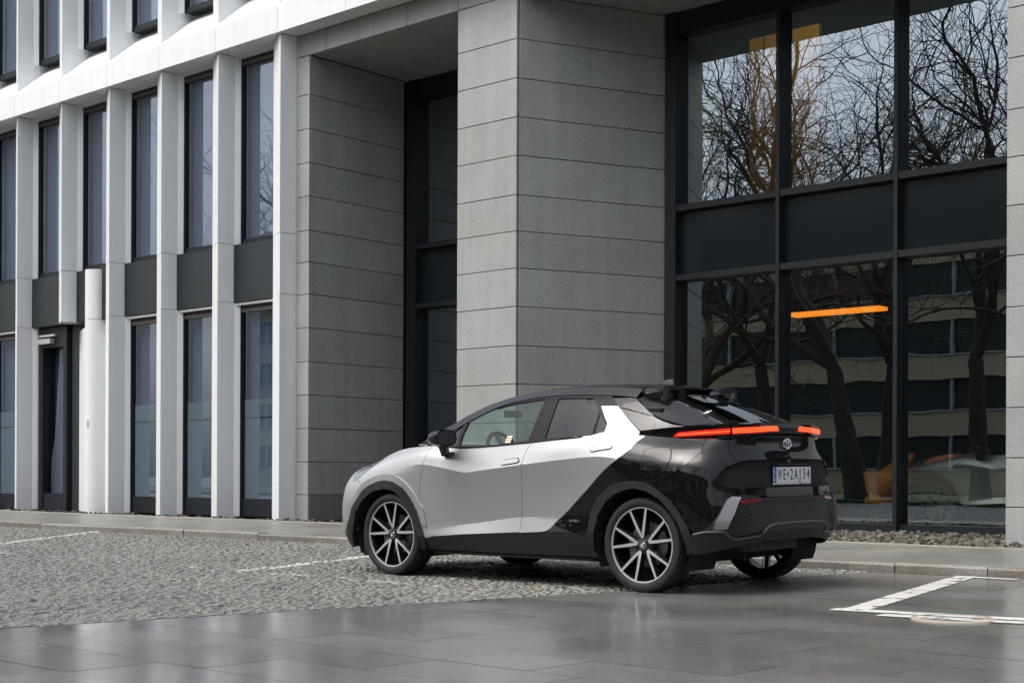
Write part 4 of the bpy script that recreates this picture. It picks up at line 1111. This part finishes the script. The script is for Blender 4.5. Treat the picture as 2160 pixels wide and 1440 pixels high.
# tail lamp blade
bl = panel("tail_lamp_housing", PT, full(PT), mGBLK, mode='weld', gap=0, hem=0)
for nm, uvk in (("tail_lamp", 'lens_side'), ("tail_lamp", 'lens_rear')):
    for o in panel(nm, PT, UV[uvk], mRED, off=0.003, gap=0.001, hem=0.004):
        pass
def lens_mid(uv, f): 
    n = len(uv) // 2; top = uv[:n]; bot = uv[n:][::-1]
    return [((a[0] * (1 - f) + b[0] * f), (a[1] * (1 - f) + b[1] * f)) for a, b in zip(top, bot)]
for uvk, fs in (('lens_side', (0.55,)), ('lens_rear', (0.22, 0.5, 0.78))):
    uv = UV[uvk][1:] if uvk == 'lens_side' else UV[uvk]
    for f in fs:
        ln = lens_mid(uv, f)
        u = np.interp(np.linspace(0, 1, 20), np.linspace(0, 1, len(ln)), [a[0] for a in ln]); v = np.interp(np.linspace(0, 1, 20), np.linspace(0, 1, len(ln)), [a[1] for a in ln])
        p = PT(u, v); nrm = PT.normal(u, v); nrm *= np.sign((nrm * (p - np.array([1.3, 0, 0.75]))).sum(-1))[:, None]
        for s in (1, -1):
            t_ = MB(); t_.tube([(q[0] + w[0] * 0.004, s * (q[1] + w[1] * 0.004), q[2] + w[2] * 0.004) for q, w in zip(p, nrm)], 0.0035, 5); t_.build("light_guide", mREDB, car, True)
# bumper lip edge and bumper meshes
uv = UV['lip_line'] + [(15.0, UV['lip_line'][-1][1])]
u = np.interp(np.linspace(0, len(uv) - 1, 60), np.arange(len(uv)), [a for a, b in uv]); v = np.interp(np.linspace(0, len(uv) - 1, 60), np.arange(len(uv)), [b for a, b in uv])
p = PA(u, v - 0.05); nrm = PA.normal(u, v); nrm *= np.sign((nrm * (p - np.array([1.3, 0, 0.75]))).sum(-1))[:, None]
q = p + nrm * 0.012
L_ = MB(); L_.tube([tuple(a) for a in q] + [(a[0], -a[1], a[2]) for a in q[::-1][1:]], 0.011, 8); L_.build("diffuser_edge", M("satin_dark_plastic", (0.05, 0.05, 0.052), 0.4, var=0.05), car, True)
def hexmesh(name, poly_uv, parent, du, dv, r):
    """rows of raised bars forming a grille"""
    P0 = np.array(poly_uv); lo, hi = P0.min(0), P0.max(0)
    for s in (1, -1):
        m = MB(); row = 0; vv = lo[1]
        while vv < hi[1]:
            uu = lo[0] + (du / 2 if row % 2 else 0)
            while uu < hi[0]:
                c = np.array([[uu, vv], [uu + du * 0.62, vv]])
                if pip(c, poly_uv).all():
                    pp = PA(np.linspace(c[0, 0], c[1, 0], 3), np.array([vv - dv * .18, vv + dv * .1, vv - dv * .18])); nn_ = PA.normal(np.linspace(c[0, 0], c[1, 0], 3), np.full(3, vv))
                    nn_ *= np.sign((nn_ * (pp - np.array([1.3, 0, 0.75]))).sum(-1))[:, None]
                    m.tube([(a[0] + w[0] * 0.008, s * (a[1] + w[1] * 0.008), a[2] + w[2] * 0.008) for a, w in zip(pp, nn_)], r, 5)
                uu += du
            vv += dv; row += 1
        if m.V: m.build(name, mGRL, parent, True)
mGRL = M("grille_bars", (0.03, 0.03, 0.032), 0.35, var=0)
hexmesh("grille_mesh", UV['grille_mesh'], gar, 0.115, 0.125, 0.0045)
hexmesh("upper_grille_mesh", UV['upper_mesh'], gar, 0.06, 0.10, 0.003)

# ------------------------------------------------------------------ spoiler, fin
def loft(name, secs, mat, closed=True, mirror_y=True, parent=None, sharp=35):
    V = []; F = []; n = len(secs[0])
    for s_ in secs: V += [tuple(p) for p in s_]
    for i in range(len(secs) - 1):
        for k in range(n if closed else n - 1):
            a, b = i * n + k, i * n + (k + 1) % n; F.append((a, b, b + n, a + n))
    if closed: F.append(tuple(range(n))[::-1]); F.append(tuple(range((len(secs) - 1) * n, len(secs) * n)))
    bm = bmesh.new(); vs = [bm.verts.new(v) for v in V]
    for f in F: bm.faces.new([vs[i] for i in f])
    bmesh.ops.recalc_face_normals(bm, faces=bm.faces); me = bpy.data.meshes.new(name); bm.to_mesh(me); bm.free()
    me.polygons.foreach_set("use_smooth", [True] * len(me.polygons)); me.set_sharp_from_angle(angle=math.radians(sharp)); me.materials.append(mat)
    o = link(name, me, parent or car)
    if mirror_y:
        V2 = [(v.co.x, -v.co.y, v.co.z) for v in me.vertices]; F2 = [tuple(reversed(p_.vertices)) for p_ in me.polygons]
        mesh(name, V2, F2, mat, parent or car, True, sharp)
    return o
def wing(y, xf, xr, zt, zr, th):
    return [(xf, y, zt), ((xf + xr) / 2, y, (zt + zr) / 2 + 0.012), (xr + 0.02, y, zr + 0.006), (xr, y, zr - 0.004), (xr + 0.02, y, zr - th * 0.75), (xr + 0.09, y, zr - th), (xf, y, zt - 0.07)]
loft("roof_spoiler", [wing(0.555, 0.36, 0.19, 1.494, 1.462, 0.045), wing(0.50, 0.34, 0.085, 1.503, 1.476, 0.075), wing(0.42, 0.32, 0.045, 1.514, 1.486, 0.085), wing(0.27, 0.30, 0.03, 1.524, 1.484, 0.08), wing(0.20, 0.30, 0.055, 1.526, 1.470, 0.06), wing(0.165, 0.30, 0.10, 1.527, 1.462, 0.02)], mGBLK)
loft("spoiler_bridge", [[(0.32, y, 1.536), (0.14, y, 1.478), (0.09, y, 1.458), (0.12, y, 1.446), (0.32, y, 1.46)] for y in (-0.19, -0.1, 0, 0.1, 0.19)], mGBLK, mirror_y=False)
def fin(z, x0, x1, w):
    return [(x1, 0, z), (x1 * .7 + x0 * .3, w, z), (x0, w * .55, z), (x0 - .004, 0, z), (x0, -w * .55, z), (x1 * .7 + x0 * .3, -w, z)]
loft("shark_fin_antenna", [fin(1.535, 0.33, 0.52, 0.035), fin(1.565, 0.335, 0.475, 0.022), fin(1.582, 0.338, 0.43, 0.011), fin(1.590, 0.34, 0.40, 0.005)], mMBLK, mirror_y=False)
# ------------------------------------------------------------------ door mirrors
def ell(cx, cy, cz, ry, rz, n=16, p=2.6):
    out = []
    for k in range(n):
        t = 2 * math.pi * k / n; c_, s_ = math.cos(t), math.sin(t)
        out.append((cx, cy + math.copysign(abs(c_) ** (2 / p), c_) * ry, cz + math.copysign(abs(s_) ** (2 / p), s_) * rz))
    return out
mirr_secs = [ell(2.06, 0.955, 1.142, 0.035, 0.028), ell(2.035, 0.965, 1.143, 0.075, 0.048), ell(1.98, 0.975, 1.146, 0.105, 0.062), ell(1.91, 0.98, 1.148, 0.118, 0.068), ell(1.875, 0.98, 1.148, 0.116, 0.066), ell(1.878, 0.98, 1.148, 0.108, 0.058)]
loft("mirror_shell", mirr_secs, mGBLK, sharp=50)
for s in (1, -1):
    e = ell(1.8765, 0.98 * s, 1.148, 0.106, 0.056)
    mesh("mirror_glass", e, [tuple(range(16)) if s < 0 else tuple(reversed(range(16)))], mMIRR, car)
loft("mirror_stalk", [[(2.03, .80, 1.03), (1.93, .80, 1.03), (1.93, .80, .985), (2.03, .80, .99)], [(2.02, .90, 1.04), (1.925, .90, 1.035), (1.925, .90, 1.00), (2.015, .90, 1.00)], [(1.98, .93, 1.11), (1.905, .93, 1.11), (1.90, .985, 1.095), (1.975, .985, 1.095)]], mGBLK)
# ------------------------------------------------------------------ wheels
RT, WT = 0.348, 0.225
def wheel(name, x, y, s, rot):
    w = empty(name, (x, y, RT - 0.004), car)
    w.rotation_euler = (0, rot, 0) if s > 0 else (0, rot, math.pi)
    hw = WT / 2
    tp = [(0.272, -hw + .02), (0.285, -hw + .006), (0.310, -hw), (0.333, -hw + .008), (0.343, -hw + .025), (RT, -hw + .05), (RT, -.012), (RT - .008, -.010), (RT - .008, .010), (RT, .012), (RT, hw - .05), (0.343, hw - .025), (0.333, hw - .008), (0.310, hw), (0.285, hw - .006), (0.272, hw - .02)]
    MB().lathe(tp, 72, 'y').build("tyre", mRUB, w, True, 40)
    tr = MB()
    for k in range(72):                                   # shoulder tread blocks
        t = 2 * math.pi * k / 72
        for sg in (-1, 1):
            c_, s_ = math.cos(t), math.sin(t); dt = 0.024
            for (a0, a1, r0, r1) in ((hw - .05, hw - .012, RT - .006, RT + .0035),):
                V = []
                for tt in (t, t + dt * 1.5):
                    for (aa, rr_) in ((a0, r0), (a0, r1), (a1, r1 - .011), (a1, r0 - .012)):
                        V.append((rr_ * math.cos(tt), sg * aa, rr_ * math.sin(tt)))
                tr.add(V, [(0, 1, 2, 3), (7, 6, 5, 4), (1, 5, 6, 2), (2, 6, 7, 3), (0, 4, 5, 1)])
    tag(tr.build("tread", mRUB, w), kind="stuff")
    MB().lathe([(0.262, -hw + .03), (0.276, -hw + .016), (0.276, -hw + .02), (0.262, -hw + .05), (0.255, 0), (0.262, hw - .05), (0.268, hw - .030), (0.2795, hw - .018), (0.2795, hw - .022), (0.276, hw - .03)], 72, 'y').build("rim_barrel", mALB, w, True, 40)
    MB().lathe([(0.2655, hw - .028), (0.2665, hw - .0165), (0.2755, hw - .0145), (0.278, hw - .019), (0.277, hw - .03)], 90, 'y').build("rim_lip", mMACH, w, True, 30)
    yf = hw - 0.022
    for k in range(5):
        a0 = math.radians(90 - 2 + 72 * k)
        for sg in (-1, 1):
            path = [(0.052, a0 + sg * 0.02, 0.010), (0.105, a0 + sg * 0.20, 0.0115), (0.14, a0 + sg * 0.235, 0.011), (0.268, a0 + sg * 0.275, 0.009)]
            cs = [(r_ * math.cos(a_), r_ * math.sin(a_), hwid) for r_, a_, hwid in path]
            Lf = []; Rf = []
            for i_, (cx_, cz_, hwid) in enumerate(cs):
                nx = cs[min(i_ + 1, 3)][0] - cs[max(i_ - 1, 0)][0]; nz = cs[min(i_ + 1, 3)][1] - cs[max(i_ - 1, 0)][1]; L_n = math.hypot(nx, nz)
                Lf.append((cx_ - nz / L_n * hwid, cz_ + nx / L_n * hwid)); Rf.append((cx_ + nz / L_n * hwid, cz_ - nx / L_n * hwid))
            yy = [yf - 0.016, yf - 0.006, yf - 0.004, yf + 0.004]
            V = []
            for i_ in range(4):
                for (ex, d_y, sc_) in ((Lf[i_], 0, 1), (Rf[i_], 0, 1)): V.append((ex[0], yy[i_], ex[1]))
            F = [(2 * i_, 2 * i_ + 1, 2 * i_ + 3, 2 * i_ + 2) for i_ in range(3)]
            fc = mesh("spoke_face", V, F, mMACH, w)
            V2 = []
            for i_ in range(4):
                cx_, cz_, hwid = cs[i_]
                for (ex, kk) in ((Lf[i_], 1), (Rf[i_], 1)): V2.append((ex[0], yy[i_] - 0.0015, ex[1]))
                for ex in (Lf[i_], Rf[i_]): V2.append((cx_ + (ex[0] - cx_) * 1.9, yy[i_] - 0.045, cz_ + (ex[1] - cz_) * 1.9))
            F2 = []
            for i_ in range(3):
                b = 4 * i_; F2 += [(b, b + 4, b + 6, b + 2), (b + 1, b + 3, b + 7, b + 5), (b + 2, b + 6, b + 7, b + 3), (b, b + 1, b + 5, b + 4)]
            mesh("spoke_body", V2, F2, mALB, w)
    MB().lathe([(0, yf - .012), (0.033, yf - .012), (0.034, yf - .018), (0.05, yf - .022), (0.075, yf - .034), (0.085, yf - .06), (0.06, yf - .08)], 36, 'y').build("hub", mALB, w, True, 30)
    MB().lathe([(0.028, yf - .011), (0.0285, yf - .008), (0.0325, yf - .008), (0.033, yf - .012)], 36, 'y').build("cap_ring", mCHROME, w, True, 40)
    em = MB()
    for (rx, rz, cz_) in ((0.021, 0.015, 0), (0.007, 0.0145, -.0005), (0.0135, 0.0055, 0.007)):
        n_ = 24; pts = [(rx * math.cos(2 * math.pi * q / n_), yf - .0095, cz_ + rz * math.sin(2 * math.pi * q / n_)) for q in range(n_ + 1)]
        em.tube(pts, 0.0022, 5)
    em.build("cap_emblem", mCHROME, w, True)
    for k in range(5):
        a = math.radians(90 + 36 + 72 * k); MB().lathe([(0, yf - .022), (0.009, yf - .022), (0.010, yf - .034)], 10, 'y', (0.062 * math.cos(a), 0, 0.062 * math.sin(a))).build("wheel_nut", mALB, w, True, 40)
    MB().lathe([(0.06, yf - .085), (0.165, yf - .085), (0.165, yf - .105), (0.06, yf - .105)], 48, 'y').build("brake_disc", mSTEEL, w, True, 30)
    if s > 0: MB().lathe([(0.09, yf - .15), (0.262, yf - .15)], 48, 'y').build("barrel_back", mWELL, w)
    MB().box(0.10, 0.175, yf - .13, yf - .066, -0.08, 0.08, 0.01).build("brake_caliper", mSTEEL, w)
for nm, x, s, rt in (("wheel", 0.0, 1, 0.10), ("wheel", 2.64, 1, 0.02), ("wheel", 0.0, -1, 0.4), ("wheel", 2.64, -1, 0.9)):
    wheel(nm, x, s * (0.895 - WT / 2), s, rt)
# wheel wells, underbody
for x in (0.0, 2.64):
    for s in (1, -1):
        n = 28; V = []; F = []
        for k in range(n + 1):
            t = math.radians(-25 + 230 * k / n); r_ = 0.425
            V += [(x + r_ * math.cos(t), s * 0.875, RT + r_ * math.sin(t)), (x + r_ * math.cos(t), s * 0.52, RT + r_ * math.sin(t))]
            if k: F.append((2 * k - 2, 2 * k - 1, 2 * k + 1, 2 * k))
        V.append((x, s * 0.52, RT)); c_ = len(V) - 1
        F += [(2 * k - 1, c_, 2 * k + 1) for k in range(1, n + 1)]
        mesh("wheel_well", V, F, mWELL, car, True, 40)
ub = MB()
ub.box(0.46, 2.18, -0.83, 0.83, 0.20, 0.30).box(-0.30, 3.2, -0.50, 0.50, 0.21, 0.40).box(0.44, 2.2, -0.80, 0.80, 0.30, 0.62)
ub.box(-0.46, 0.44, -0.5, 0.5, 0.40, 0.9).box(2.2, 3.2, -0.5, 0.5, 0.40, 0.88)
ub.build("underbody", mWELL, car)
MB().box(-0.58, -0.30, -0.36, 0.40, 0.29, 0.38, 0.06).build("silencer", M("dirty_steel", (0.05, 0.042, 0.034), 0.7, 0.4, var=0.2), car)
for s in (1, -1):
    for x in (2.255, 3.02):
        pass
    MB().box(2.99, 3.03, s * .72 - .12, s * .72 + .12, 0.15, 0.36).build("mud_flap", mMBLK, car)
# inner shells (hide the hollow body)
panel("inner_shell", PA, [(2.0, 5.9), (2.0, 4.4), (4.7, 4.4), (5.15, 2.5), (5.15, 0.6), (8.7, 0.6), (8.75, 3.2), (10.5, 3.4), (11.5, 3.0), (12.0, 1.2), (15.0, 1.2), (15.0, 5.9)], mWELL, off=-0.02, gap=0, hem=0, step=0.06, nv=3)
panel("inner_roof", PR, full(PR), mINT, mode='weld', off=-0.03, gap=0, hem=0, step=0.08)
# ------------------------------------------------------------------ cabin
cab = MB(); cab.box(-0.35, 2.35, -0.74, 0.74, 0.60, 0.66); cab.build("cabin_floor", mINT, car)
loft("dashboard", [[(2.42, y, 1.07), (2.15, y, 1.085), (1.98, y, 1.06), (1.92, y, 0.98), (2.0, y, 0.70), (2.42, y, 0.70)] for y in (-0.70, -0.3, 0, 0.3, 0.70)], mINT, mirror_y=False)
loft("parcel_shelf", [[(0.20, y, 1.12), (-0.45, y, 1.15), (-0.45, y, 1.10), (0.20, y, 1.08)] for y in (-0.60, 0, 0.60)], mINT, mirror_y=False)
stw = empty("steering_wheel", (1.80, 0.37, 1.03), car); stw.rotation_euler = (0, math.radians(-62), 0)
MB().lathe([(0.182 + 0.016 * math.cos(t), 0.016 * math.sin(t)) for t in np.linspace(0, 2 * math.pi, 11)[:-1]], 40, 'z', closed=True).build("steering_rim", mINT, stw, True)
MB().box(-0.17, 0.17, -0.025, 0.025, -0.015, 0.01, 0.01).build("steering_spoke", mSTEEL, stw)
MB().lathe([(0, 0.03), (0.05, 0.025), (0.065, 0), (0.05, -0.05)], 24, 'z').build("steering_hub", mINT, stw, True, 40)
def seat(x, y, w):
    st = empty("front_seat" if x > 0.8 else "rear_seat", (x, y, 0.62), car)
    loft("seat_back", [[(-.10 - .40 * f * .55, -w, .12 + .60 * f), (-.10 - .40 * f * .55, w, .12 + .60 * f), (-.22 - .40 * f * .55, w * .85, .12 + .60 * f), (-.22 - .40 * f * .55, -w * .85, .12 + .60 * f)] for f in (0, .35, .7, .93, 1.0)], mSEAT, mirror_y=False, parent=st)
    loft("seat_cushion", [[(q, -w, .02), (q, w, .02), (q, w * .95, .18), (q, -w * .95, .18)] for q in (-.25, 0, .28, .33)], mSEAT, mirror_y=False, parent=st)
    hr = loft("headrest", [[(-.33 + a * .06, -.13 * b, .74), (-.33 + a * .06, .13 * b, .74), (-.335 + a * .06, .12 * b, .90), (-.335 + a * .06, -.12 * b, .90)] for a, b in ((-1, .8), (-.6, 1), (.6, 1), (1, .8))], mSEAT, mirror_y=False, parent=st)
seat(1.30, 0.37, 0.25); seat(1.30, -0.37, 0.25); seat(0.45, 0.37, 0.28); seat(0.45, -0.37, 0.28)
MB().box(2.02, 2.05, -0.11, 0.11, 1.33, 1.39, 0.01).build("rear_view_mirror", mINT, car)
# ------------------------------------------------------------------ plate, badges, writing
def text_mesh(name, body, size, mat, parent, loc, rot, sx=1.0, ext=0.0006, align='CENTER', bold=0.0):
    cu = bpy.data.curves.new(name, 'FONT'); cu.body = body; cu.size = size; cu.extrude = ext; cu.align_x = align; cu.align_y = 'CENTER'; cu.offset = bold; cu.resolution_u = 3
    o = bpy.data.objects.new(name + "_tmp", cu); COL.objects.link(o)
    dg = bpy.context.evaluated_depsgraph_get(); me = bpy.data.meshes.new_from_object(o.evaluated_get(dg))
    bpy.data.objects.remove(o); bpy.data.curves.remove(cu)
    me.materials.clear(); me.materials.append(mat); me.name = name
    r = link(name, me, parent); r.location = loc; r.rotation_euler = rot; r.scale = (sx, 1, 1)
    return r
PX = -0.727
tilt = math.radians(-5)
pl = empty("number_plate", (PX, 0.003, 0.845), car)
pl.rotation_euler = (math.radians(90), 0, math.radians(-90))            # local x -> -y(car), local y -> up, z -> rear
MB().box(-.272, .272, -.070, .066, -.014, -.002, 0).build("plate_holder", mGBLK, pl)
MB().box(-.260, .260, -.057, .057, -.002, .002, 0).build("plate_face", mPLW, pl)
MB().box(-.262, .262, -.069, -.0585, -.002, .001, 0).build("holder_strip", mPLW, pl)
MB().box(-.259, -.222, -.056, .056, .002, .003, 0).build("country_band", mPLB, pl)
text_mesh("plate_country", "PL", .026, mPLW, pl, (-.2405, -.034, .0032), (0, 0, 0), 0.85)
st = MB()
for k in range(12):
    a = 2 * math.pi * k / 12; st.box(-.2405 + .011 * math.cos(a) - .0015, -.2405 + .011 * math.cos(a) + .0015, .018 + .011 * math.sin(a) - .0015, .018 + .011 * math.sin(a) + .0015, .003, .0035)
st.build("country_stars", M("star_yellow", (.8, .6, .05), .5, var=0), pl)
for ch, cx_ in zip("WE2AJ34", (-.176, -.112, -.012, .049, .108, .164, .224)):
    text_mesh("plate_character", ch, .112, mINK, pl, (cx_, .0, .0024), (0, 0, 0), 0.50 if ch == 'W' else 0.66, bold=.0008)
MB().box(-.072, -.056, -.012, .022, .002, .003, 0.004).build("plate_sticker", mINK, pl)
text_mesh("holder_text", "TOYOTA", .009, mINK, pl, (.12, -.0637, .0012), (0, 0, 0), 1.0)
MB().box(-.20, .20, .070, .080, -.015, .004).build("plate_lamp_bar", mMBLK, pl)
# maker emblem on the tailgate
em = empty("tailgate_emblem", (-0.684, 0.0, 1.073), car); em.rotation_euler = (math.radians(90), 0, math.radians(-90))
eb = MB()
def ring(mb, rx, ry, cy, r, n=40, flat=0.6):
    mb.tube([(rx * math.cos(2 * math.pi * q / n), cy + ry * math.sin(2 * math.pi * q / n), 0) for q in range(n + 1)], r, 6)
ring(eb, .054, .037, 0, .0045); ring(eb, .017, .034, -.001, .0042); ring(eb, .036, .0135, .018, .0042)
eb.build("emblem_rings", mCHROME, em, True)
text_mesh("tailgate_badge", "C-HR", .020, mCHROME, car, (-0.7165, 0.05, 0.985), (math.radians(90), 0, math.radians(-90)), 1.2)
text_mesh("side_badge", "AWD-i", .028, M("badge_grey", (0.4, 0.4, 0.41), 0.35, 0.5, var=0), car, (0.615, 0.899, 0.505), (math.radians(90), 0, math.radians(180)), 1.25)
# stickers
sx_ = PG(np.array([3.86]), np.array([0.22]))[0]
stk = empty("window_sticker", (float(sx_[0]), float(sx_[1]) + 0.004, float(sx_[2])), car); stk.rotation_euler = (math.radians(90 - 28), 0, math.radians(180))
MB().box(-.028, .028, -.030, .030, -.001, 0.0).build("sticker_base", mSTW, stk)
for q in (-.018, .006):
    MB().box(-.026, .026, q, q + .012, 0.0, .0008).build("sticker_band", mSTK, stk)
hs_ = PH(np.array([2.0]), np.array([.72]))[0]
hst = empty("glass_sticker", (float(hs_[0]) - .012, float(hs_[1]), float(hs_[2]) + .012), car); hst.rotation_euler = (0, math.radians(-20), math.radians(-90))
for (a, b, c, d) in ((-.035, -.012, -.02, -.012), (-.035, -.027, -.02, .02), (-.02, -.012, -.012, .02), (-.006, .002, -.02, .02), (-.006, .03, .012, .02), (.012, .02, -.02, .008), (.024, .032, -.02, .004)):
    MB().box(a, b, c, d, 0, .001).build("sticker_mark", mSTW, hst)

# ------------------------------------------------------------------ car copy added behind the shop window, standing in for a reflected car
def copy_tree(o, parent=None):
    c = o.copy(); COL.objects.link(c)
    if parent is not None:
        c.parent = parent; c.matrix_parent_inverse = o.matrix_parent_inverse.copy()
    for ch in list(o.children): copy_tree(ch, c)
    return c
inside = copy_tree(car)
inside.matrix_world = Matrix.Translation((-9.46 + 2.64, 20.65, 0.102)) @ Matrix.Rotation(math.pi, 4, 'Z')
tag(inside, "copied car standing in for the silver car reflection in the lower pane by the stone pier", "car")
